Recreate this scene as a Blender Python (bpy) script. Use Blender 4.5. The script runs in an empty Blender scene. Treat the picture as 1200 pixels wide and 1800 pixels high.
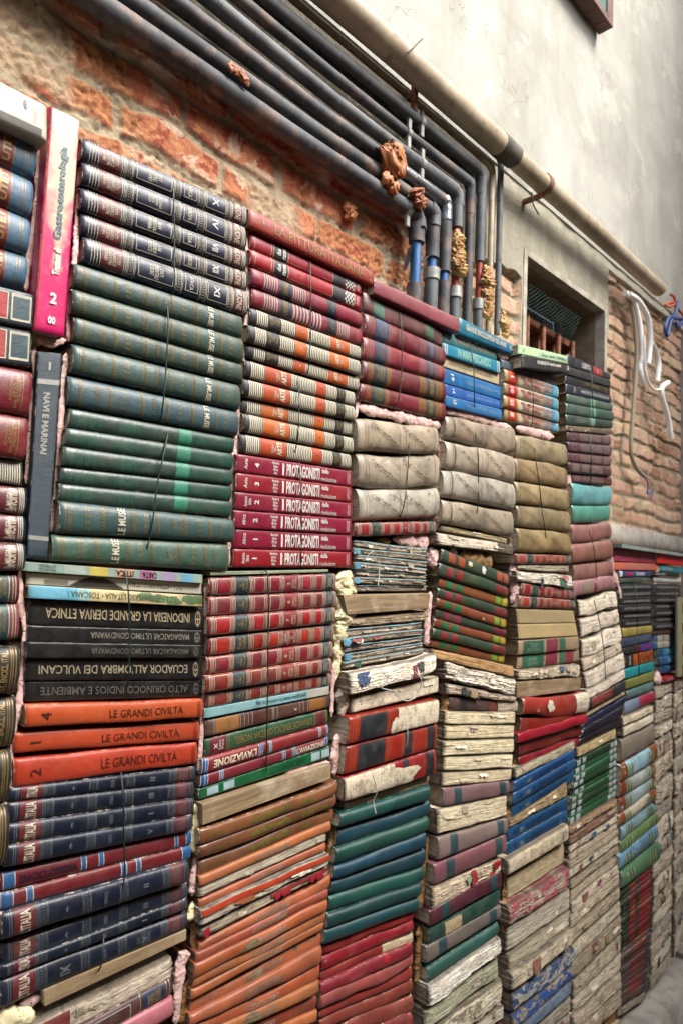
import bpy, bmesh, math, random
from mathutils import Vector, Matrix, noise
import numpy as np
random.seed(7)
sc = bpy.context.scene
# ---------------------------------------------------------------- camera, sky, sun, exposure
CZ = 1.65
def _n(v): v = np.array(v, float); return v/np.linalg.norm(v)
XC = _n([1179, 162, 1200]); ZC = _n([580, -13110, 1200]); YC = np.cross(ZC, XC)
cam_d = bpy.data.cameras.new('camera'); cam = bpy.data.objects.new('camera', cam_d)
sc.collection.objects.link(cam); sc.camera = cam
rows = []
for W in (XC, YC, ZC): rows.append([W[0], -W[1], -W[2]])
M3 = Matrix(rows)
cam.matrix_world = Matrix.Translation((0, -1, CZ)) @ M3.to_4x4()
cam_d.sensor_fit = 'VERTICAL'; cam_d.sensor_height = 36; cam_d.lens = 24.0
cam_d.clip_start = .02; cam_d.clip_end = 200
cam_d.dof.use_dof = True; cam_d.dof.focus_distance = 1.35; cam_d.dof.aperture_fstop = 5.0
w = bpy.data.worlds.new('World'); sc.world = w; w.use_nodes = True
nt = w.node_tree; sky = nt.nodes.new('ShaderNodeTexSky'); sky.sky_type = 'NISHITA'; sky.sun_disc = False
SE, SR = math.radians(62), math.radians(200)
sky.sun_elevation = SE; sky.sun_rotation = SR; sky.dust_density = 4; sky.air_density = 1.0; sky.ozone_density = .6
hsv = nt.nodes.new('ShaderNodeHueSaturation'); hsv.inputs['Saturation'].default_value = .7; nt.links.new(sky.outputs[0], hsv.inputs['Color']); nt.links.new(hsv.outputs[0], nt.nodes['Background'].inputs[0]); nt.nodes['Background'].inputs[1].default_value = .15
sl = bpy.data.lights.new('sun', 'SUN'); sl.energy = 1.9; sl.angle = math.radians(30); sl.color = (1, .985, .96)
so = bpy.data.objects.new('sun', sl); sc.collection.objects.link(so)
sd = Vector((math.sin(SR)*math.cos(SE), math.cos(SR)*math.cos(SE), math.sin(SE)))   # towards the sun
sd = Vector((.16, -.62, .77)).normalized()
sky.sun_elevation = math.asin(sd.z); sky.sun_rotation = math.atan2(sd.x, sd.y)
so.rotation_euler = sd.to_track_quat('Z', 'Y').to_euler()
sc.view_settings.view_transform = 'Standard'; sc.view_settings.look = 'None'
sc.view_settings.exposure = 1.78; sc.view_settings.gamma = 1

# ---------------------------------------------------------------- measuring helpers
def at(px, py, Y=0.0):
    """world point on the vertical plane Y seen at photo pixel px, py"""
    c = np.array([px-600, py-900, 1200.]); t = (Y+1)/(c @ YC)
    return Vector(((c @ XC)*t, Y, (c @ ZC)*t+CZ))
def lerp(a, b, t): return a+(b-a)*t
def nz(x, y=0, z=0): return noise.noise(Vector((x, y, z)))
def fr(x, y=0, z=0, o=4): return noise.fractal(Vector((x, y, z)), 1.0, 2.0, o)

# ---------------------------------------------------------------- materials
def hx(h):
    h = h.lstrip('#'); c = [int(h[i:i+2], 16)/255 for i in (0, 2, 4)]
    return tuple(((x+.055)/1.055)**2.4 if x > .04 else x/12.92 for x in c)+(1,)
class NT:
    def __init__(s, name):
        s.m = bpy.data.materials.new(name); s.m.use_nodes = True; s.t = s.m.node_tree
        s.b = s.t.nodes['Principled BSDF']; s.t.nodes.remove(s.t.nodes['Material Output']); s.o = s.t.nodes.new('ShaderNodeOutputMaterial')
        s.t.links.new(s.b.outputs[0], s.o.inputs[0])
    def n(s, ty, **k):
        x = s.t.nodes.new(ty)
        for a, v in k.items(): setattr(x, a, v)
        return x
    def l(s, a, b): s.t.links.new(a, b)
    def val(s, sock, v):
        if hasattr(v, 'links') or hasattr(v, 'is_linked'): s.l(v, sock)
        else: sock.default_value = v
    def math(s, op, a, b=0.0, c=0.0, clamp=False):
        x = s.n('ShaderNodeMath', operation=op); x.use_clamp = clamp
        s.val(x.inputs[0], a); s.val(x.inputs[1], b)
        if op in ('MULTIPLY_ADD',): s.val(x.inputs[2], c)
        return x.outputs[0]
    def mix(s, f, a, b, bl='MIX'):
        x = s.n('ShaderNodeMix', data_type='RGBA', blend_type=bl)
        s.val(x.inputs[0], f); s.val(x.inputs[6], a); s.val(x.inputs[7], b); return x.outputs[2]
    def noise(s, vec, scale, detail=4, rough=.6, dist=0):
        x = s.n('ShaderNodeTexNoise'); x.inputs['Scale'].default_value = scale; x.inputs['Detail'].default_value = detail
        x.inputs['Roughness'].default_value = rough; x.inputs['Distortion'].default_value = dist
        s.l(vec, x.inputs['Vector']); return x.outputs['Fac']
    def ramp(s, f, a, b):
        x = s.n('ShaderNodeMapRange'); x.inputs[1].default_value = a; x.inputs[2].default_value = b; x.clamp = True
        s.l(f, x.inputs[0]); return x.outputs[0]
    def vec(s, kind='UV', scale=(1, 1, 1), rand=True):
        tc = s.n('ShaderNodeTexCoord'); v = tc.outputs[kind]
        if rand:
            oi = s.n('ShaderNodeObjectInfo'); r = s.math('MULTIPLY', oi.outputs['Random'], 37.0)
            a = s.n('ShaderNodeVectorMath', operation='ADD'); s.l(v, a.inputs[0]); s.l(r, a.inputs[1]); v = a.outputs[0]
        if scale != (1, 1, 1):
            m = s.n('ShaderNodeVectorMath', operation='MULTIPLY'); s.l(v, m.inputs[0]); m.inputs[1].default_value = scale; v = m.outputs[0]
        return v
    def bump(s, h, st, dist=.001):
        x = s.n('ShaderNodeBump'); x.inputs['Strength'].default_value = st; x.inputs['Distance'].default_value = dist
        s.l(h, x.inputs['Height'])
        if s.b.inputs['Normal'].is_linked: s.l(s.b.inputs['Normal'].links[0].from_socket, x.inputs['Normal'])
        s.l(x.outputs[0], s.b.inputs['Normal'])
_M = {}
def C(col, rough=.42, var=.25, wear=.0, wcol='#cbbba0', bump=.35, dust=.16, coat=.0, wscale=45, grain=420, dcol='#a59c88', weave=False):
    """cover cloth / leather / printed card of one colour with its own age"""
    key = (col, rough, var, wear, wcol, bump, dust, coat, wscale, grain, dcol, weave)
    if key in _M: return _M[key]
    s = NT('cover_'+col.lstrip('#')); v = s.vec()
    big = s.noise(v, 16, 5, .65); fine = s.noise(v, grain, 3, .6)
    st = s.vec(scale=(9, 70, 1)); streak = s.noise(st, 6, 5, .7)
    base = hx(col)
    lo = tuple(c*(1-var) for c in base[:3])+(1,); hi = tuple(min(1, c*(1+var)+.01*var) for c in base[:3])+(1,)
    c = s.mix(s.ramp(big, .3, .7), lo, hi)
    c = s.mix(s.math('MULTIPLY', s.ramp(s.noise(v, 30, 7, .75), .45, .8), dust), c, hx(dcol))
    c = s.mix(s.math('MULTIPLY', s.ramp(streak, .58, .75), dust*.6), c, hx(dcol))
    oi = s.n('ShaderNodeObjectInfo'); hs = s.n('ShaderNodeHueSaturation')
    s.l(s.math('MULTIPLY_ADD', oi.outputs['Random'], .022, .489), hs.inputs['Hue'])
    s.l(s.math('MULTIPLY_ADD', oi.outputs['Random'], .16, .56), hs.inputs['Value'])
    hs.inputs['Saturation'].default_value = 1.0; s.l(c, hs.inputs['Color']); c = hs.outputs[0]
    # scuffs: small chips everywhere, larger ones when worn
    chip = s.ramp(s.noise(s.vec(scale=(1, 2.2, 1)), 120, 6, .8), .70, .74)
    c = s.mix(s.math('MULTIPLY', chip, .5), c, hx(wcol))
    at_ = s.n('ShaderNodeAttribute'); at_.attribute_name = 'edge'
    ew = s.ramp(s.math('MULTIPLY_ADD', s.noise(s.vec(scale=(1, 1.5, 1)), 85, 6, .75), 1.5, at_.outputs['Fac']), 1.72-.2*wear, 1.82-.2*wear)
    c = s.mix(s.math('MULTIPLY', ew, .75), c, hx(wcol)); s.bump(ew, .5, .0008)
    if wear:
        wn = s.noise(s.vec(scale=(1, 1.8, 1)), wscale, 8, .68, .4); th = .72-.3*wear
        wf = s.ramp(wn, th, th+.03); edge = s.math('MULTIPLY', s.ramp(wn, th-.05, th), s.math('SUBTRACT', 1.0, wf))
        c = s.mix(s.math('MULTIPLY', edge, .5), c, hx('#3a2c20'))
        c = s.mix(wf, c, hx(wcol)); s.bump(s.math('MULTIPLY', wf, -1.0), .8, .0012)
        rr = s.math('MULTIPLY_ADD', wf, .9-rough, rough)
    else: rr = rough+.06
    rr = s.math('MULTIPLY_ADD', s.noise(v, 60, 4), .22, s.math('SUBTRACT', rr, .08) if not isinstance(rr, float) else rr-.08)
    s.l(rr, s.b.inputs['Roughness']); s.l(c, s.b.inputs['Base Color'])
    if weave:
        wv = s.n('ShaderNodeTexWave'); wv.inputs['Scale'].default_value = 260; wv.inputs['Distortion'].default_value = .6
        s.l(s.vec(), wv.inputs['Vector']); s.bump(wv.outputs['Fac'], .35, .0006)
    if coat: s.b.inputs['Coat Weight'].default_value = coat*.55; s.b.inputs['Coat Roughness'].default_value = .3
    s.bump(fine, bump, .0007); s.bump(s.noise(v, 40, 4), .35, .003)
    _M[key] = s.m; return s.m
def INK(col, metal=0.0, rough=.45, fade=.35):
    key = ('ink', col, metal, rough, fade)
    if key in _M: return _M[key]
    s = NT('print_'+col.lstrip('#')); v = s.vec(); f = s.ramp(s.noise(v, 70, 6, .7), .35, .75)
    b = tuple(x*.62 for x in hx(col)[:3])+(1,); dk = tuple(x*(1-fade) for x in b[:3])+(1,)
    s.l(s.mix(f, b, dk), s.b.inputs['Base Color']); s.b.inputs['Metallic'].default_value = metal; s.b.inputs['Roughness'].default_value = rough
    s.bump(s.noise(v, 400, 2), .25, .0005); _M[key] = s.m; return s.m
def PAPER(col='#cfc0a0', dark='#6b573c', stain=.35, lines=520, wet='#4a3a2a', kind='leaf', patch=None, pth=.56):
    key = ('paper', col, dark, stain, lines, wet, kind, patch, pth)
    if key in _M: return _M[key]
    s = NT('paper_'+kind+col.lstrip('#')); v = s.vec()
    ln = s.noise(s.vec(scale=(10 if kind == 'leaf' else 60, lines*.62, 1)), 1.0, 6, .8)
    ln2 = s.noise(s.vec(scale=(30, lines*.3, 1)), 1.0, 6, .8)
    c = s.mix(s.math('MULTIPLY_ADD', s.ramp(ln, .36, .5), .8, .2), hx(dark), tuple(min(.9, x*1.25) for x in hx(col)[:3])+(1,)); vn = s.noise(v, 34, 6, .7); c = s.mix(s.math('MULTIPLY', s.ramp(vn, .55, .7), .5), c, tuple(min(1, x*1.35) for x in hx(col)[:3])+(1,))
    c = s.mix(s.math('MULTIPLY', s.ramp(ln2, .52, .64), .8), c, hx(dark))
    st = s.ramp(s.noise(v, 22, 8, .7, .5), .50, .66)
    c = s.mix(s.math('MULTIPLY', st, stain), c, hx(wet))
    st2 = s.ramp(s.noise(v, 7, 5, .6), .5, .72)
    c = s.mix(s.math('MULTIPLY', st2, stain*.5), c, hx('#8d6f45'))
    if patch:
        pf = s.ramp(s.noise(s.vec(scale=(1, 1.5, 1)), 26, 8, .62, .4), pth, pth+.025)
        c = s.mix(pf, c, hx(patch)); s.bump(pf, .6, .0015)
    if kind == 'linen':
        wv = s.n('ShaderNodeTexWave'); wv.bands_direction = 'X'; wv.inputs['Scale'].default_value = 95; wv.inputs['Distortion'].default_value = 2.2; wv.inputs['Detail'].default_value = 3
        s.l(s.vec(), wv.inputs['Vector']); c = s.mix(s.math('MULTIPLY', s.ramp(wv.outputs['Fac'], .55, .15), .38), c, hx('#75664e')); s.bump(wv.outputs['Fac'], .5, .001)
    spk = s.ramp(s.noise(v, 230, 3, .8), .68, .72); c = s.mix(s.math('MULTIPLY', spk, .7), c, hx('#3c3227'))
    at_ = s.n('ShaderNodeAttribute'); at_.attribute_name = 'edge'
    gm = s.ramp(s.math('MULTIPLY_ADD', s.noise(v, 28, 6, .7), .9, at_.outputs['Fac']), .75, 1.35); c = s.mix(s.math('MULTIPLY', gm, .8), c, hx('#3a3025'))
    s.l(c, s.b.inputs['Base Color']); s.b.inputs['Roughness'].default_value = .9
    s.bump(ln, 1.0, .004); s.bump(ln2, .8, .004); s.bump(s.noise(v, 160, 5, .7), .5, .0015)
    _M[key] = s.m; return s.m
def WOOD(col='#8f7a5a', dark='#54412a', kind='UV'):
    key = ('wood', col, dark)
    if key in _M: return _M[key]
    s = NT('wood'); g = s.noise(s.vec(kind, (5, 130, 130)), 1.0, 6, .7, .8); g2 = s.noise(s.vec(kind, (3, 30, 30)), 1.0, 4, .6, 1.5)
    c = s.mix(s.ramp(g, .3, .68), hx(dark), hx(col)); c = s.mix(s.math('MULTIPLY', s.ramp(g2, .5, .62), .5), c, hx(dark))
    c = s.mix(s.math('MULTIPLY', s.ramp(s.noise(s.vec(kind), 18, 6), .5, .75), .4), c, hx('#c7bda6'))
    s.l(c, s.b.inputs['Base Color']); s.b.inputs['Roughness'].default_value = .8; s.bump(g, .6, .0015)
    s.bump(s.noise(s.vec(kind), 300, 3), .4, .001); _M[key] = s.m; return s.m
def STUFF(name, col, col2, rough=.7, sc_=30, fine=200, b1=.6, b2=.5, metal=0, th=(.4, .62), col3=None, t3=(.6, .66), s3=70, coat=0, kind='Object'):
    key = ('stuff', name)
    if key in _M: return _M[key]
    s = NT(name); v = s.vec(kind); a = s.noise(v, sc_, 7, .68, .3)
    c = s.mix(s.ramp(a, *th), hx(col), hx(col2))
    if col3: c = s.mix(s.ramp(s.noise(v, s3, 6, .7), *t3), c, hx(col3))
    s.l(c, s.b.inputs['Base Color']); s.b.inputs['Roughness'].default_value = rough; s.b.inputs['Metallic'].default_value = metal
    if coat: s.b.inputs['Coat Weight'].default_value = coat; s.b.inputs['Coat Roughness'].default_value = .25
    s.bump(a, b1, .004); s.bump(s.noise(v, fine, 4, .7), b2, .0015)
    _M[key] = s.m; return s.m
def FOAM(name, col, col2, col3):
    key = ('foam', name)
    if key in _M: return _M[key]
    s = NT(name); v = s.vec('Object')
    vo = s.n('ShaderNodeTexVoronoi'); vo.inputs['Scale'].default_value = 190; s.l(v, vo.inputs['Vector'])
    pit = s.ramp(vo.outputs['Distance'], .12, .34); msk = s.ramp(s.noise(v, 35, 3), .5, .6)
    a = s.noise(v, 45, 6, .65)
    c = s.mix(s.ramp(a, .35, .65), hx(col), hx(col2))
    hole = s.math('MULTIPLY', s.math('SUBTRACT', 1.0, pit), msk)
    c = s.mix(hole, c, hx(col3))
    c = s.mix(s.math('MULTIPLY', s.ramp(s.noise(v, 18, 5), .55, .72), .45), c, hx(col3))
    s.l(c, s.b.inputs['Base Color']); s.b.inputs['Roughness'].default_value = .55
    s.b.inputs['Subsurface Weight'].default_value = .0
    s.bump(s.math('MULTIPLY', hole, -1.0), 1.0, .003); s.bump(a, .5, .004); _M[key] = s.m; return s.m

# ---------------------------------------------------------------- object helpers
def link(o): sc.collection.objects.link(o); return o
def tag(o, label, cat, group=None, kind=None):
    if label: o['label'] = label
    if cat: o['category'] = cat
    if group: o['group'] = group
    if kind: o['kind'] = kind
    return o
class MB:
    def __init__(s): s.vuv = []; s.v = []; s.f = []; s.mi = []; s.uv = []; s.mats = []; s.sm = []
    def mat(s, m):
        if m not in s.mats: s.mats.append(m)
        return s.mats.index(m)
    def add(s, vs, fs, m, uvs=None, smooth=True):
        o = len(s.v); s.v += [tuple(v) for v in vs]; k = s.mat(m)
        if uvs is None: uvs = [(v[0], v[2]) for v in vs]
        s.vuv += [tuple(q) for q in uvs]
        for f in fs:
            s.f.append([i+o for i in f]); s.mi.append(k); s.sm.append(smooth); s.uv += [tuple(uvs[i]) for i in f]
    def grid(s, P, nu, nv, m, UV=None, smooth=True, cu=False, cv=False):
        """P(i, j) -> point; cu / cv close the grid in that direction"""
        vs = [P(i, j) for i in range(nu) for j in range(nv)]
        uv = [UV(i, j) for i in range(nu) for j in range(nv)] if UV else None
        fs = []
        for i in range(nu if cu else nu-1):
            for j in range(nv if cv else nv-1):
                a, b = i, (i+1) % nu; c, d = j, (j+1) % nv
                fs.append((a*nv+c, b*nv+c, b*nv+d, a*nv+d))
        s.add(vs, fs, m, uv, smooth)
    def box(s, a, b, m, bev=0):
        x0, y0, z0 = a; x1, y1, z1 = b
        vs = [(x, y, z) for x in (x0, x1) for y in (y0, y1) for z in (z0, z1)]
        for f, ax in (((0, 1, 3, 2), 0), ((4, 6, 7, 5), 0), ((0, 4, 5, 1), 1), ((2, 3, 7, 6), 1), ((0, 2, 6, 4), 2), ((1, 5, 7, 3), 2)):
            q = [vs[i] for i in f]
            uv = [((p[1], p[2]) if ax == 0 else (p[0], p[2]) if ax == 1 else (p[0], p[1])) for p in q]
            s.add(q, [(0, 1, 2, 3)], m, uv, False)
    def tube(s, pts, r, m, n=12, cap=True, rough=0.0, seed=0, flat=1.0):
        pts = [Vector(p) for p in pts]; k = len(pts); rr = r if isinstance(r, (list, tuple)) else [r]*k
        up = None; rings = []; L = 0
        for i, p in enumerate(pts):
            t = (pts[min(i+1, k-1)]-pts[max(i-1, 0)])
            t = t.normalized() if t.length > 1e-9 else Vector((0, 0, 1))
            if up is None: up = t.orthogonal().normalized()
            up = (up-t*up.dot(t)); up = up.normalized() if up.length > 1e-6 else t.orthogonal().normalized()
            sd_ = t.cross(up); ring = []
            if i: L += (p-pts[i-1]).length
            for j in range(n):
                a = 2*math.pi*j/n; q = up*math.cos(a)+sd_*math.sin(a)*flat
                g = 1+rough*fr((p.x+q.x*rr[i])*55+seed, (p.y+q.y*rr[i])*55, (p.z+q.z*rr[i])*55, 5) if rough else 1
                ring.append(p+q*rr[i]*g)
            rings.append((ring, L))
        s.grid(lambda i, j: rings[i][0][j], k, n, m, lambda i, j: (rings[i][1], j/n*2*math.pi*rr[i]), True, False, True)
        if cap:
            for i, rev in ((0, True), (k-1, False)):
                ids = list(range(n)); ids = ids[::-1] if rev else ids
                s.add(rings[i][0], [ids], m, None, False)
    def build(s, name, parent=None, loc=None, hide=False):
        me = bpy.data.meshes.new(name)
        if loc is not None: s.v = [(x-loc[0], y-loc[1], z-loc[2]) for x, y, z in s.v]
        me.from_pydata(s.v, [], s.f)
        for m in s.mats: me.materials.append(m)
        me.polygons.foreach_set('material_index', s.mi); me.polygons.foreach_set('use_smooth', s.sm)
        uv = me.uv_layers.new(name='UVMap'); uv.data.foreach_set('uv', [c for p in s.uv for c in p])
        me.update(); o = link(bpy.data.objects.new(name, me))
        if loc is not None and parent is None: o.location = loc
        if parent is not None: o.parent = parent
        return o
def empty(name, loc): o = link(bpy.data.objects.new(name, None)); o.location = loc; o.empty_display_size = .02; return o

# ---------------------------------------------------------------- lettering
_T = {}
VN = [0, .03, .08, .16, .28, .42, .58, .72, .84, .92, .97, 1]
def glyphs(txt, bold, rot, lines=1):
    key = (txt, bold, rot)
    if key in _T: return _T[key]
    cu = bpy.data.curves.new('t', 'FONT'); cu.body = txt; cu.size = 1; cu.resolution_u = 2; cu.offset = bold; cu.align_x = 'CENTER'
    if '\n' in txt: cu.space_line = .85
    ob = link(bpy.data.objects.new('t', cu)); dg = bpy.context.evaluated_depsgraph_get(); dg.update()
    me = bpy.data.meshes.new_from_object(ob.evaluated_get(dg)); bpy.data.objects.remove(ob); bpy.data.curves.remove(cu)
    bm = bmesh.new(); bm.from_mesh(me); bpy.data.meshes.remove(me)
    xs = [v.co.x for v in bm.verts]; ys = [v.co.y for v in bm.verts]; x0, x1, y0, y1 = min(xs), max(xs), min(ys), max(ys)
    asp = (x1-x0)/(y1-y0)
    for v in bm.verts:
        x = (v.co.x-x0)/(x1-x0); y = (v.co.y-y0)/(y1-y0)
        v.co = {0: (x, y, 0), 180: (1-x, 1-y, 0), 90: (1-y, x, 0), -90: (y, 1-x, 0)}[rot]
    for c in (.15, .3, .5, .7, .85):
        bmesh.ops.bisect_plane(bm, geom=bm.verts[:]+bm.edges[:]+bm.faces[:], plane_co=(0, c, 0), plane_no=(0, 1, 0))
    bm.verts.index_update()
    r = ([tuple(v.co[:2]) for v in bm.verts], [[v.index for v in f.verts] for f in bm.faces], asp); bm.free(); _T[key] = r; return r

# ---------------------------------------------------------------- books
GOLD = INK('#b79a5e', .35, .4); CREAM = INK('#e2dac0'); WHITE = INK('#e8e4da', rough=.4); SILV = INK('#b9b9b0', .3); BLK = INK('#17171a')
PAGE = PAPER(); PAGEG = PAPER('#a99c88', '#4c4238', .5); PAGED = PAPER('#7d6a4d', '#33281c', .5)
UN = sorted([i/14 for i in range(15)]+[.008, .022, .978, .992]); ALLB = []; FLP = PAPER('#c4bba6', '#7a6e5a', .3, 60); FLP2 = PAPER('#8f8470', '#4f4536', .5, 60)
class Book:
    def __init__(b, TL, TR, BL, BR, y=0.0, D=.17):
        b.q = [at(*TL, y), at(*TR, y), at(*BL, y), at(*BR, y)]; b.y = y; b.D = D
        b.mat = None; b.rnd = .28; b.pw = 2.2; b.wob = 0.0; b.kind = 'hard'; b.lin_ = False; b.ops = []; b.page = PAGE; b.rough = 0; b.seed = random.random()*100
        b.gap = .05; b.th = .0025
    def ext(b, L, side='L'):
        TL, TR, BL, BR = b.q
        for a, c in ((0, 1), (2, 3)):
            if side == 'R': a, c = c, a
            d = (b.q[a]-b.q[c]).normalized(); b.q[a] = b.q[c]+d*L
    @property
    def L(b): return ((b.q[1]-b.q[0]).length+(b.q[3]-b.q[2]).length)/2
    @property
    def T(b): return ((b.q[0]-b.q[2]).length+(b.q[1]-b.q[3]).length)/2
    def P(b, u, v, w=0.0):
        TL, TR, BL, BR = b.q; g = b.gap; vv = g/2+v*(1-g)
        p = lerp(lerp(BL, BR, u), lerp(TL, TR, u), vv)
        if b.wob: 
            k = b.wob*b.T; p = p+Vector((0, 0, k*nz(u*2.3+b.seed, b.seed)+k*.4*nz(u*6+b.seed, v*.6)))
            w += b.wob*.35*b.T*nz(u*3+b.seed, v*.8, 7)
        return p+Vector((0, w, 0))
    def prof(b, v): 
        x = abs(2*v-1); return -b.rnd*.58*b.T*(max(0, 1-x**b.pw))**(1/b.pw)
    def S(b, u, v, off=0.0):
        e = min(u, 1-u)*b.L; k = .0035*max(0, 1-e/.006)**2
        return b.P(u, v, b.prof(v)*(1-k*8)+k-off)
    def patch(b, u0, u1, v0, v1, m, off=.0004):
        us = sorted({u0, u1, *[x for x in UN if u0 < x < u1]}); vs = sorted({v0, v1, *[x for x in VN if v0 < x < v1]})
        L, T = b.L, b.T
        b.ops.append(lambda mb: mb.grid(lambda i, j: b.S(us[i], vs[j], off), len(us), len(vs), m, lambda i, j: (us[i]*L, vs[j]*T)))
    def lines(b, us, w, m, v0=.0, v1=1.0, off=.0006):
        for u in us: b.patch(u-w/2, u+w/2, v0, v1, m, off)
    def frame(b, u0, u1, v0, v1, w, m, off=.0007):
        wv = w*b.L/b.T
        b.patch(u0, u1, v0, v0+wv, m, off); b.patch(u0, u1, v1-wv, v1, m, off)
        b.patch(u0, u0+w, v0+wv, v1-wv, m, off); b.patch(u1-w, u1, v0+wv, v1-wv, m, off)
    def text(b, t, u0, u1, v0, v1, m, rot=0, bold=.0, off=.0009):
        vs, fs, asp = glyphs(t, bold, rot); L, T = b.L, b.T
        if len(t) < 3:
            du, dv = (u1-u0)*L, (v1-v0)*T; ba = du/dv if rot in (0, 180) else dv/du
            if ba > asp*1.25:
                k = asp*1.25/ba
                if rot in (0, 180): c = (u0+u1)/2; u0, u1 = c-(c-u0)*k, c+(u1-c)*k
                else: c = (v0+v1)/2; v0, v1 = c-(c-v0)*k, c+(v1-c)*k
        b.ops.append(lambda mb: mb.add([b.S(u0+(u1-u0)*x, v0+(v1-v0)*y, off) for x, y in vs], fs, m, [((u0+(u1-u0)*x)*L, (v0+(v1-v0)*y)*T) for x, y in vs], False))
    def blob(b, u, v, ru, rv, m, off=.001, n=22, jag=.4, seed=None):
        sd_ = random.random()*50; K = 4
        def q(i, j):
            a = 2*math.pi*j/n; r = i/(K-1)*(1+jag*nz(math.cos(a)*1.6+sd_, math.sin(a)*1.6)+jag*.5*nz(math.cos(a)*6+sd_, math.sin(a)*6))
            uu = min(.999, max(.001, u+ru*r*math.cos(a))); vv = min(.99, max(.01, v+rv*r*math.sin(a))); return uu, vv
        L, T = b.L, b.T
        b.ops.append(lambda mb: mb.grid(lambda i, j: b.S(*q(i, j), off), K, n, m, lambda i, j: (q(i, j)[0]*L, q(i, j)[1]*T), True, False, True))
    def flap(b, u, v, wu, hv, m, lift=.006, off=.0015):
        L, T = b.L, b.T; s_ = random.random()*90; n, k = 9, 5
        def q(i, j):
            t = j/(k-1); uu = min(.995, max(.005, u+wu*(i/(n-1)-.5)*(1-.25*t)+wu*.12*nz(i*.9, j, s_)))
            vv = v-hv*t*(1+.6*nz(i*1.1, s_)); return uu, vv, t
        def P_(i, j):
            uu, vv, t = q(i, j); e = max(.02, min(.98, vv)); p = b.S(uu, e, off+lift*t*t*(1+.8*nz(i*.6, s_, 3)))
            return p+Vector((0, 0, (vv-e)*T))
        b.ops.append(lambda mb: mb.grid(P_, n, k, m, lambda i, j: (q(i, j)[0]*L, q(i, j)[1]*T)))
    scraps = 0
    def build(b, label, group):
        L, T, D = b.L, b.T, b.D; base = b.q[2].copy()
        if b.kind in ('naked', 'bundle'):
            soft = b.lin_; nu, nv = (100, max(12, min(44, int(T/.0013)))); b.wob *= .6; b.rnd *= .8; b.pw = 3.2
            mb = MB(); A = b.rough*.6
            if A > .0008:
                for k in range(int(1+A*1300)): b.flap(random.uniform(.05, .95), random.uniform(.5, .99), random.uniform(.03, .2), random.uniform(.15, .45), random.choice([b.mat, b.mat, b.mat, FLP, FLP2]), random.uniform(.0006, .003), .0008)
                if A > .0012 and random.random() < .4:
                    for k in range(random.randint(1, 3)): b.flap(random.uniform(.1, .9), random.uniform(.6, .99), random.uniform(.04, .14), random.uniform(.3, .8), C(random.choice(['#7a2430', '#2c4a70', '#2c5646', '#8a5a4a', '#a89a84', '#1f2024', '#a08a5c', '#8f4a50']), .6, .4, dust=.4, wear=.3), random.uniform(.001, .005), .0012)
            prof = [(0, D), (0, D*.5), (0, .02)]+[(v, None) for v in [j/nv for j in range(nv+1)]]+[(1, .02), (1, D*.5), (1, D)]
            us = [i/nu for i in range(nu+1)]
            def pt(i, j):
                u = us[i]; v, wd = prof[j]
                if wd is None:
                    e = min(u, 1-u)*L; ed = max(0, 1-e/.012)
                    ev = max(0, 1-min(v, 1-v)*T/.005)
                    s_ = b.seed
                    lay = int(v*T/.0026+.5*nz(u*L*4, s_)); d = (0 if soft else A*(.9*nz(lay*7.31+s_, u*L*6)+.5*nz(lay*3.7, u*L*38, s_)))+A*(.3*fr(u*L*11+s_, v*T*330, s_, 4)+.45*fr(u*L*120, v*T*420+s_, 3, 3)+.5*nz(u*L*9+s_, v*T*20, 5)+.9*max(0, fr(u*L*35+s_, v*T*45, 17, 4)-.12)*2)
                    zz = A*.35*fr(u*L*22, v*T*60+s_, 9, 4)*(1-.75*ev)+A*.8*ev*fr(u*L*30+s_, round(v)*7, 2, 4)
                    uu = u+(A*2.5*nz(v*T*160+s_, u*3)/L if (i == 0 or i == nu) else 0)
                    p = b.P(uu, v, b.prof(v)+ed*ed*.004+ev*ev*.0025-d); return p+Vector((0, 0, zz))
                return b.P(u, v, wd)
            J = len(prof)
            cum = [0]
            for j in range(1, J):
                a, c = pt(nu//2, j-1), pt(nu//2, j); cum.append(cum[-1]+max(.0005, abs(prof[j][0]-prof[j-1][0])*T if prof[j][1] is None or prof[j-1][1] is None else (a-c).length))
            mb.grid(pt, nu+1, J, b.mat, lambda i, j: (us[i]*L, prof[j][0]*T if prof[j][1] is None else prof[j][0]*T+cum[j]*.02), soft)
            for i in (0, nu):     # head and tail of the paper block, leaves run along the depth
                NV, ND = nv, 10
                fr_ = [pt(i, 3+j) for j in range(NV+1)]
                def hp(d, j):
                    p = fr_[j]; q_ = b.P(us[i], j/NV, D*.97); r = lerp(p, q_, d/ND)
                    return r+Vector(((1 if i == 0 else -1)*abs(A*.9*nz(j*1.7+b.seed, d*.7)) if 0 < d else 0, 0, 0))
                mb.grid(hp, ND+1, NV+1, b.page, lambda d, j: (d*D/ND, j/NV*T))
            for f in b.ops: f(mb)
            o = mb.build('paper_block', None, base)
            ed = [0 if not -.001 < q[1] < T*1.06 else max(0, 1-min(abs(q[0]), abs(L-q[0]))/.012, (1-abs(q[1])/.006), (1-abs(T-q[1])/.006)) for q in mb.vuv]
            o.data.attributes.new('edge', 'FLOAT', 'POINT').data.foreach_set('value', ed); tag(o, label, 'paper block', group); ALLB.append(o); return o
        root = empty('book', base); tag(root, label, 'book', group); ALLB.append(root)
        mb = MB(); us = UN; NU = len(us)-1; th = b.th/T
        outer = [(0, D), (0, .004)]+[(v, None) for v in VN]+[(1, .004), (1, D)]
        def po(i, j):
            v, wd = outer[j]; return b.S(us[i], v) if wd is None else b.P(us[i], v, wd)
        J = len(outer)
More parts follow.
